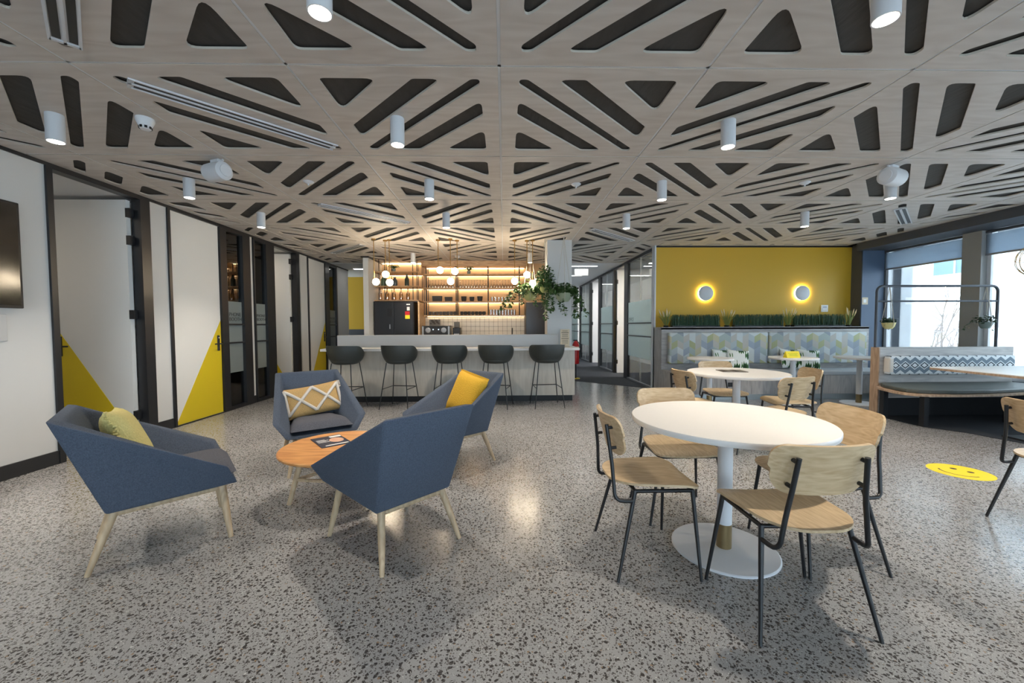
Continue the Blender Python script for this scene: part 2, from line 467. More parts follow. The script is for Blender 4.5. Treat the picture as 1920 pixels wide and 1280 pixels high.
def thing(name, label, cat, loc=(0, 0, 0), rz=0, group=None):
    o = bpy.data.objects.new(name, None); COL.objects.link(o); o.empty_display_size = .05
    o.location = loc; o.rotation_euler[2] = rz
    return tag(o, label, cat, group)
def tag(o, label, cat, group=None):
    o['label'] = label; o['category'] = cat
    if group: o['group'] = group
    return o
def struct(o, label=None):
    o['kind'] = 'structure'
    if label: o['label'] = label
    return o
def sroot(name, label=None):
    o = bpy.data.objects.new(name, None); COL.objects.link(o); return struct(o, label)
def dup(root, loc, rz=0, label=None, group=None):
    r_ = root.copy(); COL.objects.link(r_); r_.location = loc; r_.rotation_euler[2] = rz
    if label: r_['label'] = label
    if group: r_['group'] = group
    for ch in list(root.children):
        c = ch.copy(); COL.objects.link(c); c.parent = r_
        for g in list(ch.children):
            d = g.copy(); COL.objects.link(d); d.parent = c
    return r_
def text_mesh(txt, size, m, thick=.0008, align='LEFT'):
    cu = bpy.data.curves.new('lettering', 'FONT'); cu.body = txt; cu.size = size; cu.extrude = thick
    cu.align_x = align; cu.space_line = .9; cu.offset = -.0012*size/.1
    o = bpy.data.objects.new('lettering_tmp', cu); COL.objects.link(o)
    bpy.context.view_layer.update()
    me = bpy.data.meshes.new_from_object(o.evaluated_get(bpy.context.evaluated_depsgraph_get()))
    me.name = 'lettering'
    bpy.data.objects.remove(o); me.materials.clear(); me.materials.append(MATS[m])
    return me
def clip(poly, a, b, c):
    """keep a*x+b*y<=c"""
    out = []
    for i in range(len(poly)):
        p, q = poly[i], poly[(i+1) % len(poly)]
        dp, dq = a*p[0]+b*p[1]-c, a*q[0]+b*q[1]-c
        if dp <= 0: out.append(p)
        if dp*dq < 0:
            t = dp/(dp-dq); out.append((p[0]+(q[0]-p[0])*t, p[1]+(q[1]-p[1])*t))
    return out
def rounded(poly, r, n=4):
    out = []; k = len(poly)
    for i in range(k):
        p0, p1, p2 = Vector(poly[i-1]), Vector(poly[i]), Vector(poly[(i+1) % k])
        a, b = (p0-p1), (p2-p1)
        ang = a.angle(b); d = min(r/math.tan(ang/2), .45*a.length, .45*b.length)
        s, e = p1+a.normalized()*d, p1+b.normalized()*d
        for j in range(n+1):
            t = j/n; q = s*(1-t)**2+p1*2*t*(1-t)+e*t*t
            out.append((q.x, q.y))
    return out
ORD = ('first', 'second', 'third', 'fourth', 'fifth', 'sixth', 'seventh', 'eighth', 'ninth', 'tenth')
def smoothstep(t): t = max(0, min(1, t)); return t*t*(3-2*t)

# ================================================================== THE SETTING
XL, XG, XR = -4.07, 2.87, 7.0      # left wall, corridor glass, window glass
YB, YC, YE = 7.4, 9.42, 9.45       # yellow wall, end of panelled ceiling, back wall of bar

fl = struct(B().box(-7, 7.4, -5.4, 18, -.12, 0).build('floor', 'terrazzo'), 'polished grey terrazzo floor with dark stone chips')
cp = B().prism([(1.56, 8.8), (2.87, 7.68), (7.0, 7.5), (7.0, 17.9), (-6.9, 17.9), (-6.9, 10.6), (1.2, 10.6), (1.2, 9.1)], 0, .006)
struct(cp.build('floor_carpet', 'carpet'), 'charcoal carpet of the corridor and offices')
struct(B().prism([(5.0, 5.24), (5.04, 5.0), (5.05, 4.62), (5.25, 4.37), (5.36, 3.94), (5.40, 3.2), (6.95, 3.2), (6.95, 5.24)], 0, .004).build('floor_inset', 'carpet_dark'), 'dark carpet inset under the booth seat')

# ---- ceiling: dark backing, cut plywood panels, white grid bars
ceil = sroot('ceiling', 'whitewashed plywood ceiling panels with slanted cut-outs over dark backing')
B().box(XL-.02, XR+.3, -5.4, YC, CEIL+.021, CEIL+.06).build('backing', 'ceiling_back', ceil)
X0, Y0, S = -.02, 2.318, 1.2
BANDS = [(0, .5), (.665, .815), (.958, 1.045), (1.19, 1.34), (1.51, 2.)]
def panel_mesh(u0, u1, v0, v1, ptype):
    cu = bpy.data.curves.new('panel', 'CURVE'); cu.dimensions = '2D'; cu.fill_mode = 'BOTH'; cu.extrude = .0065
    def spl(poly):
        sp = cu.splines.new('POLY'); sp.points.add(len(poly)-1); sp.use_cyclic_u = True
        for p, q in zip(sp.points, poly): p.co = ((q[0]-.5)*S, (q[1]-.5)*S, 0, 1)
    g = .0075
    spl([(u0+g, v0+g), (u1-g, v0+g), (u1-g, v1-g), (u0+g, v1-g)])
    m = .10
    a0, a1, b0, b1 = max(m, u0+.07), min(1-m, u1-.07), max(m, v0+.07), min(1-m, v1-.07)
    for s0, s1 in BANDS:
        if a1-a0 < .05 or b1-b0 < .05: break
        poly = [(a0, b0), (a1, b0), (a1, b1), (a0, b1)]
        if ptype == 'A': poly = clip(clip(poly, 1, 1, s1), -1, -1, -s0)
        else: poly = clip(clip(poly, -1, 1, s1-1), 1, -1, -(s0-1))
        if len(poly) < 3: continue
        ar = abs(sum(poly[i][0]*poly[(i+1) % len(poly)][1]-poly[(i+1) % len(poly)][0]*poly[i][1] for i in range(len(poly))))/2
        if ar < .003: continue
        spl(rounded(poly, .034, 5))
    o = bpy.data.objects.new('tmp', cu); COL.objects.link(o); bpy.context.view_layer.update()
    me = bpy.data.meshes.new_from_object(o.evaluated_get(bpy.context.evaluated_depsgraph_get())); me.name = 'ceiling_panel'
    bpy.data.objects.remove(o)
    me.materials.clear(); me.materials.append(MATS['plywood']); me.materials.append(MATS['ply_edge'])
    for p in me.polygons:
        p.material_index = 1 if abs(p.normal.z) < .5 else 0
        p.use_smooth = False
    return me
PC = {}
for i in range(-4, 6):
    for j in range(-5, 6):
        x, y = X0+S*i, Y0+S*j
        u0 = max(0, (XL-x)/S); u1 = min(1, (6.46-x)/S); v0 = 0; v1 = min(1, (YC-y)/S)
        if y > YB-.01-S and i >= 3: v1 = min(v1, (YB-y)/S)
        if j == 4 and i == 2: u1 = min(u1, (XG-x)/S)      # beside the yellow wall only the corridor part goes on
        if j == 5 and i == 2: u1 = min(u1, (XG-x)/S)
        if v1 <= .03 or u1-u0 <= .03: continue
        t = 'A' if (i+j) % 2 else 'B'
        key = tuple(round(k, 3) for k in (u0, u1, v0, v1))+(t,)
        if key not in PC: PC[key] = panel_mesh(u0, u1, v0, v1, t)
        link('ceiling_panel', PC[key], ceil, (x+S/2, y+S/2, CEIL+.0065))
# the small rest of panel between glass line and yellow wall
link('ceiling_panel', panel_mesh((XG-(X0+2*S))/S, 1, 0, (YB-(Y0+4*S))/S, 'A'), ceil, (X0+2.5*S, Y0+4.5*S, CEIL+.0065))
for i in range(-3, 6):
    x = X0+S*i
    if x < 6.4: B().box(x-.0085, x+.0085, -5.3, YC if x < XG else YB, CEIL+.004, CEIL+.020).build('grid_bar', 'white_metal', ceil)
for j in range(-6, 6):
    y = Y0+S*j
    B().box(XL+.02, 6.45 if y < YB else XG, y-.0085, y+.0085, CEIL+.004, CEIL+.020).build('grid_bar', 'white_metal', ceil)
oc = sroot('ceiling_office', 'plain pale ceiling of corridor and offices')
B().box(-7, XR+.3, YC, 18, CEIL-.005, CEIL+.05).build('ceiling_slab', 'office_ceiling', oc)
B().box(XG+.05, XR+.3, YB+.12, YC, CEIL-.005, CEIL+.024).build('ceiling_slab', 'office_ceiling', oc)
B().box(-7, XL-.02, -5.4, YC, CEIL-.03, CEIL+.05).build('ceiling_slab', 'office_ceiling', oc)

# ---- left wall with doors and glazed booth fronts
WT = .11
wl = B()
for y0, y1 in ((-5.3, 3.66), (4.69, 4.93), (6.49, 6.56), (8.08, 8.35), (9.8, 10.52)):
    wl.box(XL-WT, XL, y0, y1, 0, CEIL)
struct(wl.build('wall_left', 'paint_white'), 'white painted wall on the left with booth doors')
tl = B().box(XL-.02, XL+.012, -5.3, 10.52, CEIL-.03, CEIL)
struct(tl.build('trim_1', 'black_satin'), 'thin black trim along the top of the left wall')
bb = B()
for y0, y1 in ((-5.3, 3.66), (4.69, 4.93), (6.49, 6.56), (8.08, 8.35), (9.8, 10.52)):
    bb.box(XL, XL+.014, y0, y1, 0, .12)
struct(bb.build('baseboard_left', 'black_satin'), 'black baseboard of the left wall')
# rooms behind the left wall
rm = B().box(-5.95, -5.85, -5.3, 11, 0, CEIL)
for y in (1.9, 4.80, 6.52, 8.2, 10.0): rm.box(-5.85, XL-WT, y-.03, y+.03, 0, CEIL)
struct(rm.build('wall_booths', 'paint_white2'), 'pale inner walls of the phone booths')

def frame_bar(parent, name, y0, y1, z0, z1, d0=-.08, d1=.02, m='black_satin'):
    return B().box(XL+d0, XL+d1, y0, y1, z0, z1).build(name, m, parent)
def lever(parent, x, y, z, ydir):
    """black lever handle with plate on the wall side facing +x"""
    pl = B().box(x, x+.012, y-.022, y+.022, z-.10, z+.12).build('handle_plate', 'black_metal', parent, bevel=.004, seg=1)
    B().tube([(x+.01, y, z), (x+.055, y, z), (x+.055, y+ydir*.13, z)], .009, 8).build('lever', 'black_metal', pl)
    B().lathe([(.008, 0), (.008, .004)], 10, (0, 0, 0)).build('lock_badge', 'white_metal', pl).matrix_local = Matrix.Translation((x+.012, y, z+.085)) @ Matrix.Rotation(R(90), 4, 'Y')
def closed_door(n, y0, y1, label):
    d = sroot('door_%d' % n, label)
    B().box(XL-.06, XL-.005, y0+.02, y1, .012, CEIL-.045).build('leaf', 'paint_white2', d)
    B().prism([(y0+.022, .014), (y1-.002, .014), (y1-.002, 1.33)], XL-.006, XL-.003, 'yz').build('painted_triangle', 'door_yellow', d)
    frame_bar(d, 'frame_post', y0-.02, y0+.018, 0, CEIL-.03)
    frame_bar(d, 'frame_head', y0+.018, y1, CEIL-.045, CEIL-.03)
    frame_bar(d, 'threshold', y0+.018, y1, 0, .012)
    lever(d, XL-.004, y1-.06, 1.0, -1)
    return d
closed_door(2, 4.95, 5.80, 'closed white booth door with yellow triangle beside the first glass strip')
closed_door(4, 8.37, 9.15, 'closed white booth door with yellow triangle nearest the bar')
def open_door(n, y0, y1, label, ang=0):
    d = sroot('door_%d' % n, label)
    frame_bar(d, 'frame_post', y0-.03, y0+.02, 0, CEIL-.03)
    frame_bar(d, 'frame_post', y1, y1+.12, 0, CEIL-.03)
    frame_bar(d, 'frame_head', y0+.02, y1, CEIL-.05, CEIL-.03)
    W2 = y1-y0-.05; hx = XL-.075
    lf = B().box(-W2, -.01, -.05, 0, .012, CEIL-.07).build('leaf', 'paint_white2', d, (hx, y1-.01, 0), ang)
    B().prism([(-W2+.002, .014), (-.012, .014), (-W2+.002, 1.25)], -.0535, -.050, 'xz').build('painted_triangle', 'door_yellow', lf)
    hp = B().box(-W2+.03, -W2+.07, -.062, -.05, .92, 1.14).build('handle_plate', 'black_metal', lf)
    B().tube([(-W2+.05, -.06, 1.03), (-W2+.05, -.105, 1.03), (-W2+.18, -.105, 1.03)], .009, 8).build('lever', 'black_metal', lf)
    for z in (.25, 1.38, 2.2, 2.5):
        B().box(-.016, .03, -.055, .0, z-.05, z+.05).build('hinge', 'black_metal', lf)
    return d
open_door(1, 3.69, 4.57, 'open white meeting room door with yellow triangle beside the television wall')
open_door(3, 7.13, 7.89, 'open white booth door behind the second glass strip')
def booth_glass(n, y0, y1, label, pa, pb):
    g = sroot('window_%d' % n, label)
    frame_bar(g, 'frame_post', y0-pa, y0, 0, CEIL-.03)
    frame_bar(g, 'frame_post', y1, y1+pb, 0, CEIL-.03)
    frame_bar(g, 'frame_head', y0, y1, CEIL-.07, CEIL-.03)
    frame_bar(g, 'frame_sill', y0, y1, 0, .05)
    for z in (1.0, 1.275): frame_bar(g, 'glazing_bar', y0, y1, z-.012, z+.012, -.045, .012)
    B().box(XL-.03, XL-.024, y0, y1, .05, CEIL-.07).build('pane', 'glass_dark', g)
    B().box(XL-.0225, XL-.0215, y0+.002, y1-.002, .55, 1.62).build('frosted_film', 'frosted_booth', g)
    t = link('lettering', text_mesh('PHONE\nBOOTH', (y1-y0)*.222, 'lettering'), g)
    # text local x -> world +y, local y -> world z, facing +x
    t.matrix_local = Matrix(((0, 0, 1, XL-.018), (1, 0, 0, y0+.064), (0, 1, 0, 1.40), (0, 0, 0, 1)))
    return g
booth_glass(1, 5.94, 6.30, 'glass strip lettered PHONE BOOTH beside the closed door', .13, .18)
booth_glass(2, 6.60, 6.91, 'glass strip lettered PHONE BOOTH beside the open booth door', .03, .19)
booth_glass(3, 9.36, 9.74, 'glass strip lettered PHONE BOOTH nearest the bar', .20, .06)

# ---- bar back wall, nib, column, corridor walls
wb = sroot('wall_back', 'warm lit timber and tiled wall behind the bar')
B().box(-3.0, 1.18, YE, YE+.12, 0, CEIL).build('backing', 'shelf_back', wb)
B().box(-1.86, .50, YE-.004, YE, .9, 1.47).build('grout', 'grout', wb)
tm = B().box(-.0515, .0515, -.008, 0, -.0515, .0515).mesh('tile', 'tile', bevel=.004, seg=1)
k = 0
for r_ in range(5):
    for c_ in range(22):
        link('tile', tm, wb, (-1.805+c_*.1075, YE-.004, .955+r_*.1075))
struct(B().box(-2.97, -2.86, 8.5, YE+.1, 0, CEIL).build('wall_nib', 'paint_white'), 'white wall end left of the bar shelves')
struct(B().box(-3.0, -2.83, 8.46, YE, CEIL-.03, CEIL).build('trim_2', 'black_satin'), 'black cap on the white wall end')
struct(B().box(.755, 1.18, 6.90, 7.33, 0, CEIL).build('column', 'paint_white'), 'white square column at the end of the bar')
struct(B().box(1.06, 1.18, 7.33, 18, 0, CEIL).build('wall_corridor', 'paint_white'), 'white wall between bar and corridor')
struct(B().box(-1.86, .56, 9.05, YE, CEIL-.12, CEIL-.002).build('trim_3', 'shelf_wood'), 'timber bulkhead edge above the bar shelves')
yb = sroot('wall_passage', 'mustard and grey wall at the end of the left passage')
B().box(-7, -2.9, 12.0, 12.1, 1.15, CEIL).build('upper_panel', 'paint_yellow', yb)
B().box(-7, -2.9, 12.0, 12.1, 0, 1.15).build('lower_panel', 'paint_dark', yb)
struct(B().box(-2.97, 1.18, 11.2, 11.3, 0, CEIL).build('wall_service', 'paint_white'), 'white wall behind the bar zone')
struct(B().box(-7, 7.3, 17.9, 18, 0, CEIL).build('wall_far', 'paint_white2'), 'far white wall of the offices')

# yellow wall
struct(B().box(XG-.06, 6.55, YB, YB+.12, 0, CEIL).build('wall_yellow', 'paint_yellow'), 'mustard yellow feature wall above the banquette')
struct(B().box(XG-.06, 6.56, YB-.012, YB, CEIL-.03, CEIL).build('trim_4', 'black_satin'), 'black trim along the top of the yellow wall')
struct(B().box(XG-.07, XG-.045, YB-.05, YB+.1, 0, CEIL).build('trim_5', 'white_metal'), 'pale edge strip at the corner of the yellow wall')
struct(B().box(6.55, 7.3, 7.19, YB+.12, 0, CEIL).build('wall_pier', 'paint_dark'), 'dark grey pier beside the yellow wall')
struct(B().box(6.556, 6.96, 7.172, 7.19, 0, CEIL).build('wall_reveal', 'reveal_daylit'), 'dark window reveal with blue daylight put into its colour')  # side of the dark pier, the blue of the daylight mixed into its colour

# corridor glass wall along X = XG
cg = 3
def corridor_glass(n, y0, y1, label, letter=None):
    g = sroot('window_%d' % n, label)
    bx = lambda nm, a, b, c, d, m='black_satin', e=-.03, f=.03: B().box(XG+e, XG+f, a, b, c, d).build(nm, m, g)
    bx('frame_post', y1-.02, y1+.24, 0, CEIL)
    bx('frame_head', y0, y1, CEIL-.06, CEIL)
    bx('frame_sill', y0, y1, 0, .04, 'grey_metal')
    bx('glazing_bar', y0, y1, .995, 1.02); bx('glazing_bar', y0, y1, 1.27, 1.295)
    bx('pane', y0, y1, .04, CEIL-.06, 'glass', -.004, .004)
    bx('frosted_film', y0+.01, y1-.02, .55, 1.75, 'frosted', -.0065, -.0055)
    bx('pane_joint', (y0+y1)/2-.004, (y0+y1)/2+.004, .04, CEIL-.06, 'white_metal', -.005, .005)
    if letter:
        t = link('lettering', text_mesh(letter, .11, 'lettering'), g)
        t.matrix_local = Matrix(((0, 0, -1, XG-.008), (-1, 0, 0, y1-.05), (0, 1, 0, 1.33), (0, 0, 0, 1)))
corridor_glass(4, 7.52, 9.12, 'corridor glass office front beside the yellow wall', 'OFFICE')
corridor_glass(5, 10.40, 11.70, 'second glass office front along the corridor')
corridor_glass(6, 13.20, 14.70, 'third glass office front along the corridor')
corridor_glass(7, 15.4, 17.8, 'farthest glass office front along the corridor')
def office_door(n, y0, y1, label):
    d = sroot('door_%d' % n, label)
    B().box(XG-.03, XG+.03, y0, y1, CEIL-.06, CEIL).build('frame_head', 'black_satin', d)
    B().box(XG-.035, XG+.035, y1-.02, y1+.10, 0, CEIL).build('frame_post', 'black_satin', d)
    lf = B().box(0, .82, -.02, .02, .012, CEIL-.08).build('leaf', 'paint_white2', d, (XG+.04, y1-.06, 0))
    for z in (.3, 1.3, 2.35): B().box(-.03, .02, -.03, .0, z-.05, z+.05).build('hinge', 'black_metal', lf)
office_door(5, 9.36, 10.25, 'open white office door along the corridor')
office_door(6, 12.0, 13.10, 'farther open white office door along the corridor')
# offices behind
of = B()
for y in (10.34, 13.16, 16.0): of.box(XG+.05, 6.9, y, y+.08, 0, CEIL)
struct(of.build('wall_offices', 'paint_white2'), 'white partition walls between the offices')

# ---- right window wall
RW = sroot('wall_right', 'glazed facade wall on the right with grey piers')
B().box(6.95, 7.25, -5.3, 7.17, 0, .45).build('sill_wall', 'bulkhead', RW)
B().box(6.95, 7.25, 7.6, 17.9, 0, .8).build('sill_wall', 'bulkhead', RW)
B().box(6.46, 7.3, -5.3, 7.2, CEIL-.13, CEIL+.05).build('bulkhead', 'bulkhead', RW)
B().box(6.95, 7.3, 7.6, 17.9, 2.4, CEIL+.05).build('bulkhead', 'bulkhead', RW)
PIERS = ((5.645, 5.89), (2.9, 3.25), (.3, .65), (-2.3, -1.95), (-5.3, -4.6))
for y0, y1 in PIERS: B().box(6.9, 7.04, y0, y1, .45, CEIL-.13).build('pier', 'pier_grey', RW)
gaps = []
ys = [7.0]+[v for p in PIERS for v in (p[1], p[0])]
nwin = 8
for a, b, lab in ((5.89, 7.17, 'tall window behind the booth next to the daylit reveal'), (3.25, 5.645, 'wide window at the right edge behind the booth'), (.65, 2.9, 'window on the right beside the camera'), (-1.95, .3, 'window on the right behind the camera'), (-4.6, -2.3, 'rearmost window on the right')):
    g = sroot('window_%d' % nwin, lab); nwin += 1
    B().box(7.02, 7.028, a, b, .45, CEIL-.13).build('pane', 'glass', g)
    for y in (a, b-.05): B().box(6.99, 7.07, y, y+.05, .45, CEIL-.13).build('frame_post', 'white_metal', g)
    B().box(6.99, 7.07, a, b, .45, .5).build('frame_sill', 'white_metal', g)
    if a < 5.8:
        m_ = (a+b)/2
        B().box(6.99, 7.06, m_-.02, m_+.02, .5, CEIL-.13).build('mullion', 'white_metal', g)
struct(B().box(-7, 7.3, -5.42, -5.3, 0, .35).build('wall_rear', 'paint_white'), 'low wall under the rear window behind the camera')
rw = B()
for x0, x1 in ((-7, -3.2), (2.4, 3.8), (6.9, 7.3)): rw.box(x0, x1, -5.42, -5.3, .35, CEIL+.05)
rw.box(-7, 7.3, -5.42, -5.3, 2.55, CEIL+.05)
struct(rw.build('wall_rear_piers', 'paint_white'), 'white wall beside the rear window')
for a, b, lab in ((-3.2, 2.4, 'rear window behind the camera'), (3.8, 6.9, 'rear window near the facade corner')):
    g = sroot('window_%d' % nwin, lab); nwin += 1
    B().box(a, b, -5.37, -5.362, .35, 2.55).build('pane', 'glass', g)
    B().box((a+b)/2-.02, (a+b)/2+.02, -5.39, -5.34, .35, 2.55).build('mullion', 'white_metal', g)

# ---- outside
gnd = B().box(7.4, 60, -40, 60, -3.3, -3.2).build('street', 'ground_out'); struct(gnd, 'pale street outside below the windows')
for k, (y0, y1) in enumerate(((9.0, 9.58), (6.5, 7.52))):
    tag(B().box(9.4, 9.9, y0, y1, -3.2, 5).build('facade_column', 'concrete_out', bevel=.02), ('pale concrete facade column just outside, left behind the hanging plant', 'pale concrete facade column outside at the right edge')[k], 'column')
bd = thing('building', 'white building across the street with balcony and dark windows', 'building', (20, 22, -3.2))
B().box(-1, 8, -14, 8, 0, 11.2).build('wall', 'facade', bd, bevel=.05)
for z in (5.5, 8.3):
    B().box(-2.4, -.9, -12, 6, z-.25, z).build('balcony_slab', 'facade', bd)
    B().box(-2.4, -2.3, -12, 6, z, z+.9).build('parapet', 'facade', bd)
    for y in (-10, -6.5, -3, .5, 4):
        wn = B().box(-1.06, -.98, y, y+1.8, z+.3, z+2.2).build('window', 'facade_glass', bd)
        B().box(-1.09, -1.05, y+.87, y+.93, z+.3, z+2.2).build('mullion', 'white_metal', wn)
tr = thing('bare_tree', 'bare branched tree outside the window', 'tree', (11.5, 10.6, -3.2))
tb = B(); bbr = B()
def grow(p, d, l, r_, lev, mb):
    q = p+d*l
    mb.tube([p, (p+q)/2+Vector((random.uniform(-1, 1), random.uniform(-1, 1), 0))*l*.05, q], [r_, r_*.85, r_*.65], 5)
    if lev == 0: return
    for k in range(3 if lev > 1 else 4):
        nd = (d+Vector((random.uniform(-.8, .8), random.uniform(-.8, .8), random.uniform(-.1, .6)))).normalized()
        grow(q-d*l*random.uniform(0, .35), nd, l*random.uniform(.6, .85), r_*.6, lev-1, bbr)
grow(Vector((0, 0, 0)), Vector((0, 0, 1)), 1.9, .07, 5, tb)
tb.build('trunk', 'bark', tr, smooth=40); bbr.build('branches', 'bark', tr, smooth=40)

# ---- roller blinds
def blind(y0, y1, zb, label):
    b = thing('roller_blind', label, 'blind', (6.965, (y0+y1)/2, zb), 0, 'roller blinds')
    h = (y1-y0)/2
    B().box(-.002, .002, -h, h, .02, CEIL-.13-zb-.06).build('fabric', 'blind', b)
    B().box(-.012, .012, -h, h, 0, .025).build('bottom_rail', 'grey_metal', b)
    B().tube([(0, -h, CEIL-.13-zb-.025), (0, h, CEIL-.13-zb-.025)], .02, 12).build('roller', 'bulkhead', b)
blind(5.90, 7.16, 2.22, 'blue-grey roller blind half down over the window behind the booth')
blind(3.28, 5.64, 2.22, 'blue-grey roller blind at the right edge of the picture')
blind(.68, 2.88, 2.22, 'blue-grey roller blind on the window right of the camera')

# ================================================================== CEILING FITTINGS
def downlight_proto():
    t = thing('downlight', '', 'ceiling light')
    B().lathe([(.049, 0), (.049, .185), (.047, .187)], 24).build('body', 'lamp_white', t, smooth=40)
    B().lathe([(.043, -.001), (.043, .0005)], 24).build('lamp_face', 'lamp_face', t)
    return t
dl0 = downlight_proto(); first = [True]
def downlight(x, y, label, group=None):
    z = CEIL-.187
    if first[0]:
        first[0] = False; dl0.location = (x, y, z); dl0['label'] = label; t = dl0
        if group: t['group'] = group
    else: t = dup(dl0, (x, y, z), 0, label, group)
    ld = bpy.data.lights.new('downlight_beam', 'SPOT'); ld.energy = SPOT_W; ld.color = (1, .89, .75)
    ld.spot_size = R(100); ld.spot_blend = .8; ld.shadow_soft_size = .045
    lo = bpy.data.objects.new('downlight_beam', ld); COL.objects.link(lo); lo.parent = t; lo.location = (0, 0, -.006)
DL = [(-.75, 1.70, 'white cylinder downlight at the top edge, left of centre'), (1.62, 1.70, 'white cylinder downlight at the top edge on the right'),
      (-3.10, 2.87, 'white cylinder downlight leftmost, near the smoke detector'), (-.75, 2.895, 'white cylinder downlight above the armchairs, second row from the camera'),
      (1.63, 2.90, 'white cylinder downlight above the round white table'), (-3.13, 4.08, 'white cylinder downlight beside the left ceiling speaker'),
      (-.75, 4.10, 'white cylinder downlight in the middle of the third row'), (1.63, 4.11, 'white cylinder downlight right of centre in the third row'),
      (3.97, 4.05, 'white cylinder downlight below the right ceiling speaker'), (-3.14, 5.27, 'white cylinder downlight by the booth doors'),
      (-.75, 5.28, 'white cylinder downlight in front of the bar, middle'), (1.635, 5.31, 'white cylinder downlight in front of the column'),
      (3.96, 5.20, 'white cylinder downlight in front of the yellow wall'), (-1.84, 8.17, 'white cylinder downlight over the bar near the double fridge'),
      (.54, 8.17, 'white cylinder downlight over the bar behind the globes and plants')]
for d in DL: downlight(*d)
downlight(-3.13, 1.70, 'white cylinder downlight above the television, out of view'); downlight(4.0, 2.88, 'white cylinder downlight near the windows, out of view'); downlight(4.0, 1.7, 'white cylinder downlight by the facade beside the camera, out of view')

def slot_vent(x0, y0, x1, y1, label):
    L_ = math.hypot(x1-x0, y1-y0); a = math.atan2(y1-y0, x1-x0)
    t = thing('air_vent', label, 'air vent', ((x0+x1)/2, (y0+y1)/2, CEIL), a, 'slot air vents in the ceiling')
    h = L_/2
    B().box(-h, h, -.055, .055, -.004, .012).box(-h, -h+.02, -.055, .055, -.012, -.004).build('frame', 'white_metal', t)
    for s in (-1, 1): B().box(-h, h, s*.055-.006, s*.055+.006, -.012, -.004).build('rim', 'white_metal', t)
    B().box(-h, h, -.006, .006, -.012, -.004).build('divider', 'white_metal', t)
    for s in (-1, 1): B().box(-h+.03, h-.03, s*.03-.016, s*.03+.016, -.0065, -.004).build('slot', 'black_plastic', t)
slot_vent(-2.25, 2.485, -1.38, 3.355, 'long white slot vent in the left foreground ceiling')
slot_vent(-2.26, 2.16, -1.39, 1.29, 'wide white slot vent at the top left corner')
slot_vent(-2.22, 4.90, -1.35, 5.75, 'white slot vent in the ceiling before the bar')
slot_vent(1.36, 6.14, 2.24, 6.95, 'white slot vent near the column and corridor')
slot_vent(5.05, 5.02, 5.90, 5.76, 'white slot vent with dark slots near the window bulkhead')
slot_vent(-3.42, 8.11, -2.55, 7.31, 'white slot vent above the left end of the bar')
sd = thing('smoke_detector', 'white domed smoke detector on the left ceiling', 'smoke detector', (-2.53, 2.92, CEIL-.075))
B().lathe([(.055, .075), (.055, .06), (.052, .05), (.038, .02), (.03, .0), (.012, -.002)], 24).build('housing', 'white_metal', sd, smooth=35)
for k in range(8):
    a = k*PI/4; B().box(-.008, .008, -.002, .002, 0, .016).build('sensor_slot', 'black_plastic', sd, (.036*math.cos(a), .036*math.sin(a), .003), a+PI/2)
def speaker(x, y, rz, label):
    t = thing('ceiling_speaker', label, 'speaker', (x, y, CEIL-.19), rz, 'ceiling speakers')
    B().tube([(-.105, 0, .085), (-.09, 0, .085), (0, 0, .085), (.09, 0, .085), (.105, 0, .085)], [.055, .078, .082, .078, .055], 20).build('housing', 'lamp_white', t, smooth=40)
    B().tube([(.1, 0, .085), (.112, 0, .085)], .05, 18).build('end_cap', 'white_metal', t, smooth=40)
    B().box(-.05, .05, -.025, .025, .163, .19).build('bracket', 'white_metal', t, bevel=.006)
    B().tube([(.04, .0, .16), (.08, 0, .18)], .01, 8).build('pivot', 'white_metal', t)
speaker(-2.53, 3.62, R(-20), 'white ceiling speaker hanging on the left')
speaker(3.62, 3.68, R(200), 'white ceiling speaker hanging on the right')
for x, y, lab in ((-1.98, 4.14, 'small white sprinkler rose on the left ceiling'), (.76, 4.19, 'small white sprinkler rose at the ceiling middle'), (3.13, 4.12, 'small white sprinkler rose on the right ceiling')):
    tag(B().lathe([(.05, .02), (.05, .014), (.03, .0), (.01, -.004), (.006, -.02), (.012, -.022)], 16).build('sprinkler', 'white_metal', None, (x, y, CEIL-.02), smooth=40), lab, 'sprinkler', 'sprinklers')
pr = thing('motion_sensor', 'small white motion sensor on the ceiling over the bar', 'sensor', (-.97, 8.45, CEIL-.05))
B().lathe([(.06, .05), (.06, .03), (.045, .02), (.03, 0), (.01, -.005)], 16).build('housing', 'white_metal', pr, smooth=40)
B().lathe([(.02, -.008), (.02, -.004)], 12).build('lens', 'grey_metal', pr)

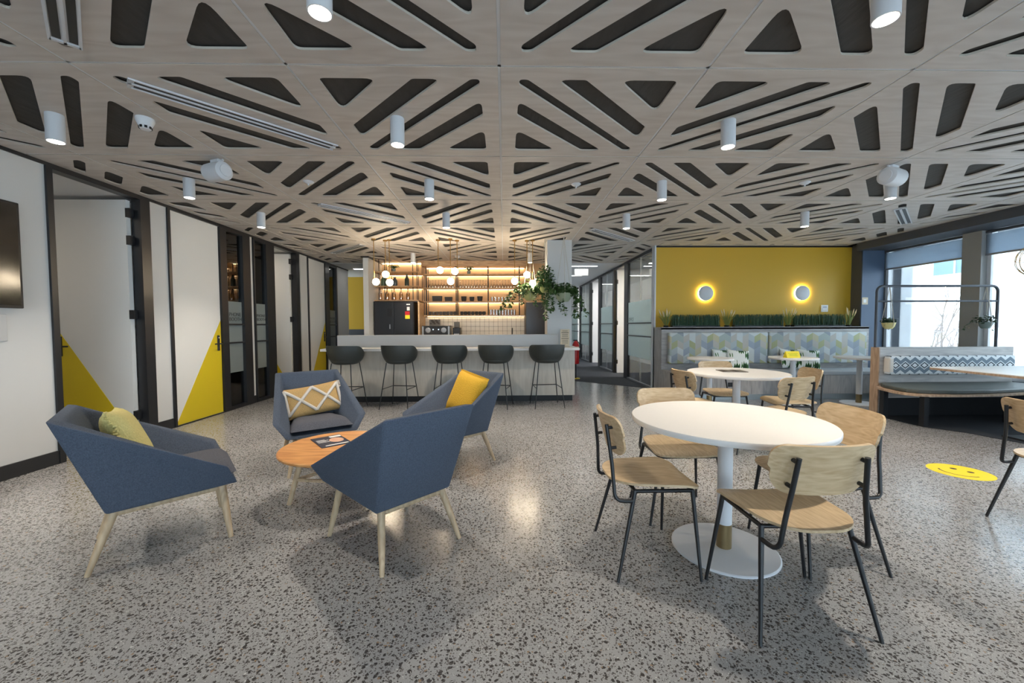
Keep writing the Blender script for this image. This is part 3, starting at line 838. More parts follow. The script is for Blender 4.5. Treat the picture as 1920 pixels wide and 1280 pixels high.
# ================================================================== ARMCHAIRS
def armchair():
    t = thing('armchair', '', 'armchair')
    # x forward, y left, z up
    BT, A, BF, BB = (-.40, .28, .805), (.285, .372, .455), (.34, .275, .32), (-.22, .235, .285)
    BTi, Ai, BFi, BBi = (-.345, .235, .79), (.265, .318, .44), (.322, .232, .345), (-.15, .19, .34)
    mir = lambda p: (p[0], -p[1], p[2])
    b = B()
    for s in (0, 1):
        g = (lambda p: p) if s == 0 else mir
        b.quad(g(BT), g(BB), g(BF), g(A))              # outer side
        b.quad(g(BT), g(A), g(Ai), g(BTi))             # top rim
        b.quad(g(A), g(BF), g(BFi), g(Ai))             # front rim
        b.quad(g(BTi), g(Ai), g(BFi), g(BBi))          # inner side
    b.quad(BT, mir(BT), mir(BB), BB)                   # outer back
    b.quad(BT, BTi, mir(BTi), mir(BT))                 # rim of the back
    b.quad(BTi, BBi, mir(BBi), mir(BTi))               # inner back
    b.quad(BB, mir(BB), mir(BF), BF)                   # underside
    b.quad(BF, mir(BF), mir(BFi), BFi)                 # front lip
    b.quad(BBi, BFi, mir(BFi), mir(BBi))               # inner bottom
    b.build('shell', 'fabric_blue', t, weld=True, bevel=.014, seg=3, smooth=35)
    def cush(u, v):
        x = -.2+.535*u; wd = .185+.055*smoothstep(u*1.2)
        return (x, (2*v-1)*wd, 0)
    c = B(); pts = []
    n = 14
    def top(u, v):
        p = cush(u, v); e = (1-abs(2*u-1)**6)**.5*(1-abs(2*v-1)**6)**.5
        return (p[0], p[1], .352+.028*u+.068*e)
    def bot(u, v):
        p = cush(u, v); return (p[0], p[1], .352+.028*u-.012*(1-abs(2*u-1)**6)**.5)
    c.sheet(top, n, n); c.sheet(bot, n, n)
    c.build('seat_cushion', 'fabric_warm_lit', t, weld=True, smooth=50)
    for sx, sy in ((1, 1), (1, -1), (-1, 1), (-1, -1)):
        tx, ty = (.265, .20) if sx > 0 else (-.19, .19)
        fx, fy = (.295, .262) if sx > 0 else (-.292, .245)
        B().tube([(tx, sy*ty, .30 if sx > 0 else .285), (tx+(fx-tx)*.5, sy*(ty+(fy-ty)*.5), .145), (fx, sy*fy, 0)], [.021, .019, .012], 12).build('leg', 'leg_ash', t, smooth=40)
    for s in (-1, 1): B().tube([(-.19, s*.19, .268), (.265, s*.2, .288)], .014, 8).build('side_rail', 'leg_ash', t, smooth=40)
    for x, y, z in ((-.19, .19, .268), (.265, .2, .288)): B().tube([(x, -y, z), (x, y, z)], .014, 8).build('cross_rail', 'leg_ash', t, smooth=40)
    B().box(-.222, -.218, .20, .206, .34, .37).build('label_tab', 'black_plastic', t)
    return t
a0 = armchair()
ARM = [(-2.013, 2.343, .70, 'blue-grey faceted armchair at the far left holding a pale yellow cushion'),
       (-.646, 2.308, 2.368, 'blue-grey faceted armchair with its back to the camera'),
       (-1.72, 3.632, -.964, 'blue-grey faceted armchair facing the camera with a diamond patterned cushion'),
       (-.471, 3.569, -2.308, 'blue-grey faceted armchair nearest the bar stools with a mustard cushion')]
for i, (x, y, r_, lab) in enumerate(ARM):
    if i == 0: a0.location = (x, y, 0); a0.rotation_euler[2] = r_; a0['label'] = lab; a0['group'] = 'armchairs around the coffee table'
    else: dup(a0, (x, y, 0), r_, lab, 'armchairs around the coffee table')

def pillow(w_, h_, t_, n=20):
    b = B()
    for s in (1, -1):
        def f(u, v, s=s):
            a, c = 2*u-1, 2*v-1
            px = a*w_/2*(1-.07*(1-c*c)**1)*1.0; pz = c*h_/2*(1-.07*(1-a*a))
            e = max(0, (1-a**4))*max(0, (1-c**4))
            return (px, s*t_/2*e**.55, pz)
        b.sheet(f, n, n)
    return b
def place(o, loc, zaxis_tilt, rz, roll=0):
    o.rotation_mode = 'XYZ'
    o.matrix_world = Matrix.Translation(loc) @ Matrix.Rotation(rz, 4, 'Z') @ Matrix.Rotation(zaxis_tilt, 4, 'X') @ Matrix.Rotation(roll, 4, 'Y')
def local_on(arm, fwd, left, z):
    x, y, r_ = arm[:3]
    return (x+fwd*math.cos(r_)-left*math.sin(r_), y+fwd*math.sin(r_)+left*math.cos(r_), z)
# pillows: local -y is the face; facing direction of the chair f -> rz so that -y -> f  => rz = r+90deg
def fringe(parent, h_, x, m):
    b = B()
    for k in range(26):
        z = -h_/2+h_*k/25
        b.tube([(x, random.uniform(-.01, .01), z), (x+math.copysign(.022, x), random.uniform(-.015, .015), z+random.uniform(-.01, .01))], .006, 5)
    b.build('fringe', m, parent)
p1 = pillow(.42, .40, .14).build('throw_cushion', 'mustard_pale', smooth=60, weld=True)
tag(p1, 'pale yellow fringed cushion on the far left armchair', 'cushion'); fringe(p1, .38, -.2, 'mustard_pale')
place(p1, local_on(ARM[0], -.135, .02, .600), R(-22), ARM[0][2]+PI/2, R(6))
p2 = pillow(.50, .29, .12).build('throw_cushion', 'tan_weave', smooth=60, weld=True)
tag(p2, 'tan cushion with raised white diamond pattern and tasselled ends', 'cushion'); fringe(p2, .27, -.24, 'cream_tuft'); fringe(p2, .27, .24, 'cream_tuft')
def strip(parent, x0, z0, x1, z1):
    def surf(x, z):
        a, c = x/.25, z/.145; e = max(0, 1-a**4)*max(0, 1-c**4); return -.06*e**.55-.004
    pts = []
    for k in range(9):
        t = k/8; x, z = x0+(x1-x0)*t, z0+(z1-z0)*t; pts.append((x, surf(x, z), z))
    B().tube(pts, .014, 7).build('tufted_strip', 'cream_tuft', parent, smooth=60)
for seg in ((-.22, .11, 0, -.11), (0, -.11, .22, .11), (-.22, -.11, 0, .11), (0, .11, .22, -.11)): strip(p2, *seg)
for x in (-.225, .225): strip(p2, x, -.12, x, .12)
place(p2, local_on(ARM[2], -.12, .0, .555), R(-24), ARM[2][2]+PI/2, R(-7))
p3 = pillow(.40, .40, .14).build('throw_cushion', 'mustard', smooth=60, weld=True)
tag(p3, 'mustard knitted cushion on the armchair near the bar stools', 'cushion')
b = B()
for k in range(40):
    t = k/39*.38-.19
    b.tube([(t, 0, .185), (t+.004, 0, .203)], .006, 5)
b.build('fringe', 'mustard', p3)
place(p3, local_on(ARM[3], -.13, .05, .61), R(-22), ARM[3][2]+PI/2, R(10))

# coffee table + magazine
ct = thing('coffee_table', 'round oak coffee table with three splayed pale legs', 'coffee table', (-1.19, 2.87, 0))
B().lathe([(.385, .352), (.40, .362), (.402, .374), (.396, .38)], 56).build('table_top', 'coffee_top', ct, smooth=40)
feet = []
for k, a in enumerate((R(201), R(321), R(81))):
    c_, s_ = math.cos(a), math.sin(a); feet.append((c_, s_))
    B().tube([(.24*c_, .24*s_, .355), (.335*c_, .335*s_, 0)], [.021, .015], 12).build('leg', 'leg_ash', ct, smooth=40)
for i in range(3):
    a_, b_ = feet[i], feet[(i+1) % 3]
    B().tube([(.29*a_[0], .29*a_[1], .17), (.29*b_[0], .29*b_[1], .17)], .012, 8).build('stretcher', 'leg_ash', ct, smooth=40)
mg = thing('magazine', 'dark blue magazine lying on the coffee table', 'magazine', (-1.30, 2.97, .3802), R(40))
B().box(-.105, .105, -.145, .145, 0, .005).build('pages', 'navy_print', mg, bevel=.001, seg=1)
B().box(-.085, .0, .09, .115, .005, .0056).build('title_bar', 'white_print', mg) if False else B().box(.02, .1, .085, .125, .005, .0056).build('title_bar', 'white_print', mg)
B().lathe([(.05, .005), (.05, .0058)], 14, (.04, 0, 0), 1.0, 1.3).build('cover_picture', 'pink_print', mg)
for k in range(4): B().box(-.09, -.09+.06+.02*(k % 2), .05-k*.022, .058-k*.022, .005, .0056).build('text_line', 'white_print', mg)
B().box(-.07, .09, -.125, -.107, .005, .0056).build('text_line', 'white_print', mg)

# ================================================================== ROUND TABLES AND WOODEN CHAIRS
def round_table(x, y, r_, label, base_r=.27, group='white round tables', small=False):
    t = thing('round_table', label, 'table', (x, y, 0), 0, group)
    B().lathe([(r_-.012, .700), (r_-.002, .703), (r_, .712), (r_, .726), (r_-.003, .73)], 72).build('table_top', 'table_white', t, smooth=40)
    B().lathe([(.038, .145), (.038, .70)], 28).build('column', 'white_metal', t, smooth=40)
    B().lathe([(.0385, .012), (.0385, .145)], 28).build('collar', 'brass_collar', t, smooth=40)
    B().lathe([(base_r, 0), (base_r, .007), (base_r-.006, .011), (.05, .013)], 56).build('base', 'base_white', t, smooth=30)
    return t
round_table(1.215, 2.135, .495, 'large round white table in the right foreground')
round_table(2.51, 4.22, .49, 'round white table in the middle distance with a printed tray')
round_table(3.19, 6.08, .33, 'small round white table at the left end of the banquette', .24, 'small banquette tables')
round_table(4.50, 6.08, .33, 'small round white table with a yellow card at the banquette', .24, 'small banquette tables')
round_table(5.56, 6.08, .33, 'small round white table beside the booth end panel', .24, 'small banquette tables')

def dining_chair():
    t = thing('dining_chair', '', 'chair')
    rr = .0095
    for s in (-1, 1):
        B().tube([(s*.18, .185, .424), (s*.245, .205, 0)], [.011, .0075], 10).build('leg', 'black_metal', t, smooth=40)
        B().tube([(s*.18, -.10, .424), (s*.24, -.20, 0)], [.011, .0075], 10).build('leg', 'black_metal', t, smooth=40)
        B().tube([(s*.18, .185, .42), (s*.18, -.10, .42)], rr, 10).build('seat_rail', 'black_metal', t, smooth=40)
        path = [(s*.189, -.112, .375), (s*.185, -.155, .373)]
        for k in range(1, 6):
            a = k/5*PI/2; path.append((s*(.185-.003*k), -.165-.035*math.sin(a), .373+.035*(1-math.cos(a))))
        path += [(s*.158, -.205, .50), (s*.15, -.208, .55), (s*.142, -.215, .61), (s*.13, -.232, .742)]
        up_ = B().tube(path, rr, 10).build('back_upright', 'black_metal', t, smooth=50)
        for z, y, x in ((.625, -.215, .141), (.725, -.229, .132)):
            B().tube([(s*x, y, z), (s*x, y+.03, z+.003)], .0085, 8).build('stud', 'black_metal', up_, smooth=40)
    for y in (.185, -.10): B().tube([(-.18, y, .42), (.18, y, .42)], rr, 10).build('seat_rail', 'black_metal', t, smooth=40)
    # moulded seat
    def seat(u, v):
        y = -.205+.425*v
        d0, d1 = v*.425, (1-v)*.425
        half = .185+.032*smoothstep(v)
        rb, rf = .14, .06
        if d0 < rb: half -= rb-math.sqrt(max(0, rb*rb-(rb-d0)**2))
        if d1 < rf: half -= rf-math.sqrt(max(0, rf*rf-(rf-d1)**2))
        a = 2*u-1; x = a*half
        z = .452-.010*(1-(x/.21)**2)-.012*smoothstep((v-.82)/.18)+.006*(1-v)
        return (x, y, z)
    vs_ = lambda v: .5-.5*math.cos(PI*v)
    B().sheet(lambda u, v: seat(u, vs_(v)), 14, 22, .011).build('seat', 'oak_y', t, smooth=40)
    def back(u, v):
        h = .205; w0 = .205; d = min(v, 1-v)*h
        rc = .05 if v > .5 else .085
        half = w0-(.012 if v < .5 else 0)
        if d < rc: half -= rc-math.sqrt(max(0, rc*rc-(rc-d)**2))
        a = 2*u-1; x = a*half; zz = .582+h*v
        y = -.178-.055*(zz-.58)/.2+.045*(x/.2)**2
        return (x, y, zz)
    B().sheet(lambda u, v: back(u, vs_(v)), 16, 20, .011).build('backrest', 'oak', t, smooth=40)
    return t
c0 = dining_chair()
CH = [(.745, 2.10, -90, 'oak chair left of the foreground table, turned sideways', 'chairs at the foreground table'),
      (1.225, 1.667, 0, 'oak chair nearest the camera, seen from behind', 'chairs at the foreground table'),
      (1.69, 2.10, 90, 'oak chair right of the foreground table', 'chairs at the foreground table'),
      (1.145, 2.60, 180, 'oak chair behind the foreground table, facing the camera', 'chairs at the foreground table'),
      (1.98, 3.98, -82, 'oak chair left of the middle table', 'chairs at the middle table'),
      (2.50, 3.56, 16, 'oak chair in front of the middle table, seen from behind', 'chairs at the middle table'),
      (2.98, 4.05, 80, 'oak chair right of the middle table', 'chairs at the middle table'),
      (2.60, 4.66, 178, 'pale chair behind the middle table, facing the camera', 'chairs at the middle table'),
      (3.29, 2.20, -95, 'chair cut off by the right edge of the picture', 'chairs at the right edge')]
for i, (x, y, a, lab, grp) in enumerate(CH):
    if i == 0: c0.location = (x, y, 0); c0.rotation_euler[2] = R(a); c0['label'] = lab; c0['group'] = grp
    else: dup(c0, (x, y, 0), R(a), lab, grp)
ty = thing('printed_tray', 'grey printed leaflet tray on the middle round table', 'tray', (2.50, 4.30, .7302), R(-8))
B().box(-.13, .13, -.10, .10, 0, .006).build('sheet', 'tray_print', ty)
for k in range(4): B().box(-.115+k*.06, -.07+k*.06, -.08, .08, .006, .0066).build('printed_panel', ('ink', 'mug_grey')[k % 2], ty)
tc_ = thing('table_card', 'yellow folded card standing on the banquette table', 'card', (4.42, 6.00, .7302), R(4))
B().prism([(-.045, 0), (.045, 0), (.003, .10), (-.003, .10)], -.11, .11, 'yz').build('card', 'card_yellow', tc_)
for k, (a, h) in enumerate(((.16, .068), (.12, .05), (.14, .034))):
    y = -.045+h*.42-.0015
    B().box(-a/2, a/2, y-.001, y, h-.004, h+.004).build('text_line', 'cup_yellow', tc_)

# ================================================================== BAR
bar = thing('bar_counter', 'pale timber bar counter with white stone ledge and raised top', 'bar counter', (-.84, 6.45, 0))
def bbx(nm, m, x0, x1, y0, y1, z0, z1, **k): return B().box(x0+.84, x1+.84, y0-6.45, y1-6.45, z0, z1).build(nm, m, bar, **k)
for x0, x1 in ((-2.82, -1.83), (-1.827, -.84), (-.837, .15), (.153, 1.14)): bbx('front_panel', 'bar_front', x0, x1, 6.45, 6.50, .10, .845)
bbx('end_panel', 'bar_front', 1.14, 1.155, 6.45, 6.88, .10, .845); bbx('end_panel', 'bar_front', -2.835, -2.82, 6.45, 6.88, .10, .845)
bbx('kick', 'kick_black', -2.80, 1.125, 6.50, 6.86, 0, .10)
bbx('body', 'bar_front', -2.82, 1.14, 6.50, 6.88, .10, .845)
bbx('stone_ledge', 'stone_white', -2.88, 1.20, 6.26, 7.28 if False else 6.88, .845, .885, bevel=.004)
bbx('raised_top', 'upstand', -2.80, .93, 6.72, 6.88, .885, 1.088, bevel=.004)

def bar_stool():
    t = thing('bar_stool', '', 'bar stool')      # +y towards the bar
    def shell(u, v):
        ph = R(-118)+R(236)*u; a = ph-PI/2       # back is at -y
        k = abs(ph)/R(118)
        ztop = .955-.02*k*k-.10*smoothstep((k-.55)/.45)
        e = v**.7
        rx = .165+.10*math.sin(e*PI/2); ry = .15+.085*math.sin(e*PI/2)
        z = .685+(ztop-.685)*v
        return (rx*math.cos(a), ry*math.sin(a)+.02, z)
    B().sheet(shell, 36, 12, .022).build('back_shell', 'leather_green', t, smooth=60)
    B().lathe([(.02, .668), (.14, .67), (.185, .69), (.20, .715), (.195, .74), (.15, .755), (.02, .758)], 32, (0, .02, 0), 1.05, 1.0).build('seat', 'leather_green', t, smooth=60)
    for s in (-1, 1):
        for f in (-1, 1):
            B().tube([(s*.15, .02+f*.13, .69), (s*.225, .01+f*.225, 0)], .0075, 8).build('leg', 'black_metal', t, smooth=40)
    z = .30; k = 1-z/.69; x = .15+(.225-.15)*k; yf = .02+.13+(.225-.14)*k; yb_ = .02-.13-(.225-.12)*k
    B().tube([(-x, yf, z), (x, yf, z)], .007, 8).build('footrest', 'black_metal', t)
    for s in (-1, 1): B().tube([(s*x, yf, z), (s*x, yb_, z)], .006, 8).build('footrest_side', 'black_metal', t)
    return t
s0 = bar_stool()
for i, (x, y, a, lab) in enumerate(((-2.40, 6.02, -8, 'dark green leather bar stool at the left end of the bar'), (-1.60, 6.06, -10, 'dark green leather bar stool second from the left'), (-.84, 6.08, -6, 'dark green leather bar stool in the middle of the row'),
                                    (-.13, 6.06, -12, 'dark green leather bar stool second from the right'), (.66, 6.08, 6, 'dark green leather bar stool at the right end by the column'))):
    if i == 0: s0.location = (x, y, 0); s0.rotation_euler[2] = R(a); s0['label'] = lab; s0['group'] = 'bar stools'
    else: dup(s0, (x, y, 0), R(a), lab, 'bar stools')
ms = thing('menu_stand', 'cream printed menu board standing on the bar ledge by the column', 'menu', (1.02, 6.62, .885), R(-6))
B().prism([(-.01, 0), (.05, 0), (.024, .29), (.018, .29)], -.075, .075, 'yz').build('board', 'paper', ms)
for k, (z, hw) in enumerate(((.262, .045), (.235, .06), (.205, .05), (.185, .05), (.165, .05), (.135, .06), (.105, .05), (.085, .05), (.06, .05), (.03, .008))):
    y = -.01+.0285*z/.29-.0012
    B().box(-hw, hw, y-.001, y, z-.003-(.003 if k in (1, 5) else 0), z+.003).build('text_line', 'ink', ms)

# back counter, fridges, shelves
bc = thing('back_counter', 'dark back bench under the tiled wall', 'counter', (-.68, 9.1, 0))
B().box(-1.16, 1.16, -.25, .338, .1, .86).build('body', 'charcoal', bc)
B().box(-1.16, 1.16, -.28, .338, .86, .9).build('worktop', 'stone_white', bc)
fr = thing('fridge', 'wide dark double door fridge with energy label', 'fridge', (-2.41, 8.75, 0))
B().box(-.43, .43, .05, .68, .02, 1.765).build('body', 'fridge_side', fr)
for s in (-1, 1): 
    B().box(min(s*.003, s*.42), max(s*.003, s*.42), 0, .05, .65, 1.765).build('door', 'fridge', fr, bevel=.006)
    B().box(min(s*.003, s*.42), max(s*.003, s*.42), 0, .05, .05, .64).build('door', 'fridge', fr, bevel=.006)
B().box(.28, .36, -.003, 0, 1.70, 1.725).build('emblem', 'white_print', fr)
B().box(.29, .35, -.003, 0, 1.58, 1.66).build('sticker', 'white_print', fr)
el = B().box(.25, .35, -.003, 0, 1.40, 1.48).build('energy_label', 'card_yellow', fr)
B().box(.25, .35, -.004, -.001, 1.48, 1.56).build('energy_dial', 'red', el)
B().box(-.13, -.03, -.003, 0, 1.45, 1.62).build('dispenser_panel', 'fridge_side', fr)
B().tube([(-.08, -.02, 1.18), (-.08, -.02, 1.28)], .012, 8).build('dispenser_tap', 'grey_metal', fr)
fh = thing('fridge_surround', 'pale timber surround beside and above the double fridge', 'cabinet', (-2.38, 8.75, 0))
B().box(.50, .53, 0, .66, 0, 1.78).build('side_panel', 'shelf_wood', fh); B().box(-.47, .53, .02, .66, 1.768, 1.78).build('top_panel', 'charcoal', fh)
f2 = thing('fridge', 'narrow dark single door fridge beside the column', 'fridge', (.735, 8.75, 0))
B().box(-.25, .25, .05, .68, .02, 1.75).build('body', 'fridge_side', f2)
B().box(-.25, .25, 0, .05, .05, 1.75).build('door', 'fridge', f2, bevel=.008)
B().box(.02, .12, -.003, 0, 1.40, 1.58).build('dispenser_panel', 'fridge_side', f2)

def shelving(name, label, loc, xs, posts, zs, depth, ztop):
    t = thing(name, label, 'shelf', loc)
    for z in zs:
        s = B().box(xs[0], xs[1], 0, depth, z-.022, z).build('shelf', 'shelf_wood', t)
        B().box(xs[0]+.02, xs[1]-.02, depth-.03, depth-.008, z-.0235, z-.022).build('led_strip', 'led', s)
    for x in posts:
        B().tube([(x, .012, zs[-1]-.022), (x, .012, ztop)], .009, 8).build('post', 'black_metal', t)
        B().tube([(x, depth-.045, zs[-1]-.022), (x, depth-.045, ztop)], .008, 8).build('post', 'black_metal', t)
    B().box(xs[0]+.02, xs[1]-.02, depth-.03, depth-.012, ztop-.012, ztop-.004).build('led_strip', 'led', t)
    return t
SC = (2.42, 2.11, 1.80, 1.485)
shelving('wall_shelf', 'lit timber wall shelves with black posts full of glassware', (-.66, 9.1, 0), (-1.16, 1.16), (-1.15, -1.11, -.43, -.405, .30, 1.02), SC, .34, CEIL-.12)
SL = (2.44, 2.125, 1.815)
shelving('wall_shelf', 'lit timber shelves with vases and bottles above the double fridge', (-2.38, 8.82, 0), (-.47, .50), (-.36, -.24, .38, .47), SL, .62, CEIL-.01)

# ---- shelf contents
def lathe_thing(name, label, cat, prof, m, loc, n=14, group=None):
    return tag(B().lathe(prof, n).build(name, m, None, loc, smooth=45), label, cat, group)
def copies(o, locs):
    base = o['label']; o['label'] = base+', first from the left'
    for n_, l in enumerate(locs):
        c = o.copy(); COL.objects.link(c); c.location = l; c['label'] = base+', %s from the left' % ORD[n_+1]
        for ch in list(o.children):
            d = ch.copy(); COL.objects.link(d); d.parent = c
for sec, (xa, n) in enumerate(((-1.70, 9), (-1.005, 10), (-.29, 9))):
    locs = [(xa+.066*k, 9.22, 2.11) for k in range(n)]
    wgl = lathe_thing('wine_glass', 'upturned wine glass on the wide shelf, %s' % ('left bay', 'middle bay', 'right bay')[sec], 'glass',
                      [(.026, 0), (.029, .03), (.027, .065), (.012, .085), (.004, .095), (.004, .165), (.028, .172), (.028, .175)], 'glassware', locs[0], 12, 'wine glasses in the %s' % ('left bay', 'middle bay', 'right bay')[sec])
    copies(wgl, locs[1:])
for x, wd, h, lab in ((-1.53, .225, .125, 'long dark rectangular planter box on the shelf'), (-1.27, .175, .105, 'short dark rectangular planter box on the shelf')):
    tag(B().prism([(-wd/2+.01, 0), (wd/2-.01, 0), (wd/2, h), (-wd/2, h)], -.05, .05, 'xz').build('planter_box', 'charcoal', None, (x, 9.2, 1.80), bevel=.005), lab, 'planter', 'planter boxes')
for x, rr_, h, lab in ((-.92, .065, .115, 'left dark tapered bowl of three'), (-.735, .058, .105, 'middle dark tapered bowl of three'), (-.55, .065, .115, 'right dark tapered bowl of three')):
    lathe_thing('bowl', lab, 'bowl', [(rr_*.68, 0), (rr_*.85, .03), (rr_, h), (rr_*.9, h), (rr_*.75, .03), (.01, .02)], 'charcoal', (x, 9.2, 1.80), 20, 'dark bowls')
def tumblers(name, label, locs, h, r_, group):
    o = lathe_thing(name, label, 'glass', [(r_*.9, 0), (r_, h), (r_*.92, h), (r_*.82, .008), (.003, .008)], 'glassware', locs[0], 12, group); copies(o, locs[1:])
tumblers('tumbler', 'short clear tumbler beside the hanging plant', [(-.27+.078*k, 9.2, 1.80) for k in range(6)], .10, .028, 'tumblers')
tumblers('tall_glass', 'tall clear glass on the lowest shelf at the right', [(-.30+.068*k, 9.2, 1.485) for k in range(9)], .125, .03, 'tall glasses')
def mugs(label, locs, m, group):
    o = thing('mug', label, 'mug', locs[0], R(20), group)
    B().lathe([(.03, 0), (.037, .02), (.038, .085), (.034, .085), (.032, .02), (.003, .012)], 14).build('body', m, o, smooth=45)
    B().tube([(.034, 0, .07), (.046, 0, .062), (.047, 0, .035), (.034, 0, .022)], .005, 6).build('handle', m, o)
    o['label'] = label+', first from the left'
    for n_, l in enumerate(locs[1:]): dup(o, l, R(20), label+', %s from the left' % ORD[n_+1])
mugs('grey mug on the lowest shelf at the left', [(-1.70+.082*k, 9.2, 1.485) for k in range(8)], 'mug_grey', 'grey mugs')
mugs('dark mug on the lowest shelf in the middle', [(-.97+.085*k, 9.2, 1.485) for k in range(7)], 'charcoal', 'dark mugs')
for x, prof, m, lab in ((-2.685, [(.05, 0), (.062, .03), (.06, .16), (.035, .2), (.025, .23), (.03, .25)], 'vase_green', 'green glass vase behind the globe lamps'),
                        (-2.44, [(.045, 0), (.06, .04), (.058, .13), (.03, .17), (.024, .19), (.032, .21)], 'vase_grey', 'blue-grey round shouldered vase'),
                        (-2.17, [(.045, 0), (.05, .03), (.05, .17), (.028, .2), (.022, .25), (.03, .27)], 'vase_dark', 'tall dark green bottle vase')):
    lathe_thing('vase', lab, 'vase', prof, m, (x, 9.0, 2.125), 18, 'vases above the fridge')
bo = thing('bottle', 'swing top glass bottle with amber content above the fridge', 'bottle', (-2.77, 9.0, 1.815), 0, 'amber bottles')
B().lathe([(.038, 0), (.042, .02), (.042, .15), (.018, .20), (.014, .245)], 14).build('glass_body', 'glassware', bo, smooth=45)
B().lathe([(.036, .006), (.036, .145), (.02, .15)], 12).build('amber_content', 'amber', bo, smooth=45)
B().lathe([(.016, .245), (.016, .268), (.01, .272)], 10).build('stopper', 'cork', bo, smooth=45)
for k in range(1, 5): dup(bo, (-2.77+.155*k, 9.0, 1.815), 0, bo['label']+', %s from the left' % ORD[k])
bo['label'] += ', first from the left'

def leaf_blob(n, c, rad, size, rnd, flat=.7):
    b = B()
    for k in range(n):
        d = Vector((rnd.gauss(0, 1), rnd.gauss(0, 1), rnd.gauss(0, 1))).normalized()*rnd.uniform(.35, 1)
        p = Vector((c[0]+d.x*rad[0], c[1]+d.y*rad[1], c[2]+d.z*rad[2]))
        leaf(b, p, rnd, size*rnd.uniform(.7, 1.25))
    return b
def leaf(b, p, rnd, s):
    ax = Vector((rnd.uniform(-1, 1), rnd.uniform(-1, 1), rnd.uniform(-.9, .2))).normalized()
    sd_ = ax.cross(Vector((rnd.uniform(-.5, .5), rnd.uniform(-.5, .5), 1))).normalized()
    nn = ax.cross(sd_)
    n0 = len(b.v)
    for q in (p, p+ax*s*.35+sd_*s*.36+nn*s*.06, p+ax*s*.75+sd_*s*.22, p+ax*s, p+ax*s*.75-sd_*s*.22, p+ax*s*.35-sd_*s*.36+nn*s*.06): b.v.append(tuple(q))
    b.f += [(n0, n0+1, n0+2, n0+3), (n0, n0+3, n0+4, n0+5)]
def spider(label, loc):
    t = thing('spider_plant', label, 'plant', loc, 0, 'spider plants')
    B().lathe([(.035, 0), (.045, .08), (.04, .08), (.005, .07)], 16).build('pot', 'pot_grey', t, smooth=45)
    b = B(); rnd = random.Random(3)
    for k in range(34):
        a = rnd.uniform(0, 2*PI); l = rnd.uniform(.08, .15); h = rnd.uniform(.05, .11)
        pts = [Vector((math.cos(a)*l*u, math.sin(a)*l*u*.8, .075+h*math.sin(u*2.4)-.02*u)) for u in (0, .35, .7, 1)]
        b.tube(pts, [.004, .006, .005, .001], 4)
    b.build('leaves', 'leaf', t)
spider('spider plant in a pot above the double fridge', (-2.46, 9.0, 2.44)); spider('spider plant in a pot on the top middle shelf', (-.80, 9.2, 2.42))
# machines
cm = thing('coffee_machine', 'black twin head coffee machine with lit dials', 'coffee machine', (-1.525, 9.05, .9))
B().box(-.28, .28, -.12, .25, 0, .33).build('housing', 'black_plastic', cm, bevel=.01)
B().box(-.30, .30, -.14, .26, .33, .345).build('top_tray', 'charcoal', cm)
for s in (-1, 1):
    B().box(s*.29-.02, s*.29+.02, -.13, .25, 0, .33).build('side_panel', 'grey_metal', cm)
    o = B().lathe([(.06, 0), (.06, .01), (.045, .014)], 20).build('dial', 'grey_metal', cm); o.matrix_local = Matrix.Translation((s*.175, -.122, .245)) @ Matrix.Rotation(R(90), 4, 'X')
    o = B().lathe([(.014, 0), (.014, .006)], 10).build('indicator', 'indicator', cm); o.matrix_local = Matrix.Translation((s*.06, -.122, .26)) @ Matrix.Rotation(R(90), 4, 'X')
pb_ = thing('picture_board', 'dark printed board standing on the coffee machine', 'picture', (-1.58, 9.12, 1.246))
B().box(-.125, .125, 0, .012, 0, .14).build('board', 'mug_grey', pb_); 
for k in range(7): B().lathe([(.02+.006*(k % 3), 0), (.02+.006*(k % 3), .002)], 7).build('printed_shape', 'ink', pb_).matrix_local = Matrix.Translation((-.09+.03*k, -.001, .05+.03*((k*5) % 3))) @ Matrix.Rotation(R(90), 4, 'X')
gr = thing('coffee_grinder', 'small black grinder with hopper beside the coffee machine', 'grinder', (-1.07, 9.08, .9))
B().box(-.085, .085, -.1, .14, 0, .30).build('housing', 'black_plastic', gr, bevel=.01)
B().box(-.06, .06, -.102, -.099, .13, .17).build('display', 'grey_metal', gr)
B().box(-.06, .06, -.06, .06, .30, .43).build('hopper', 'mug_grey', gr, bevel=.01)
tp = thing('kitchen_tap', 'black gooseneck kitchen tap at the back bench', 'tap', (.19, 9.25, .9))
path = [(0, 0, 0), (0, 0, .22)]+[(0, -.06+.06*math.cos(a), .22+.06*math.sin(a)) for a in [k*PI/8 for k in range(1, 9)]]+[(0, -.12, .16)]
B().tube(path, .014, 10).build('spout', 'black_metal', tp, smooth=50); B().lathe([(.026, 0), (.026, .02)], 14).build('base', 'black_metal', tp)
B().box(-.10, .10, -.02, .02, .02, .05).build('lever', 'black_metal', tp)

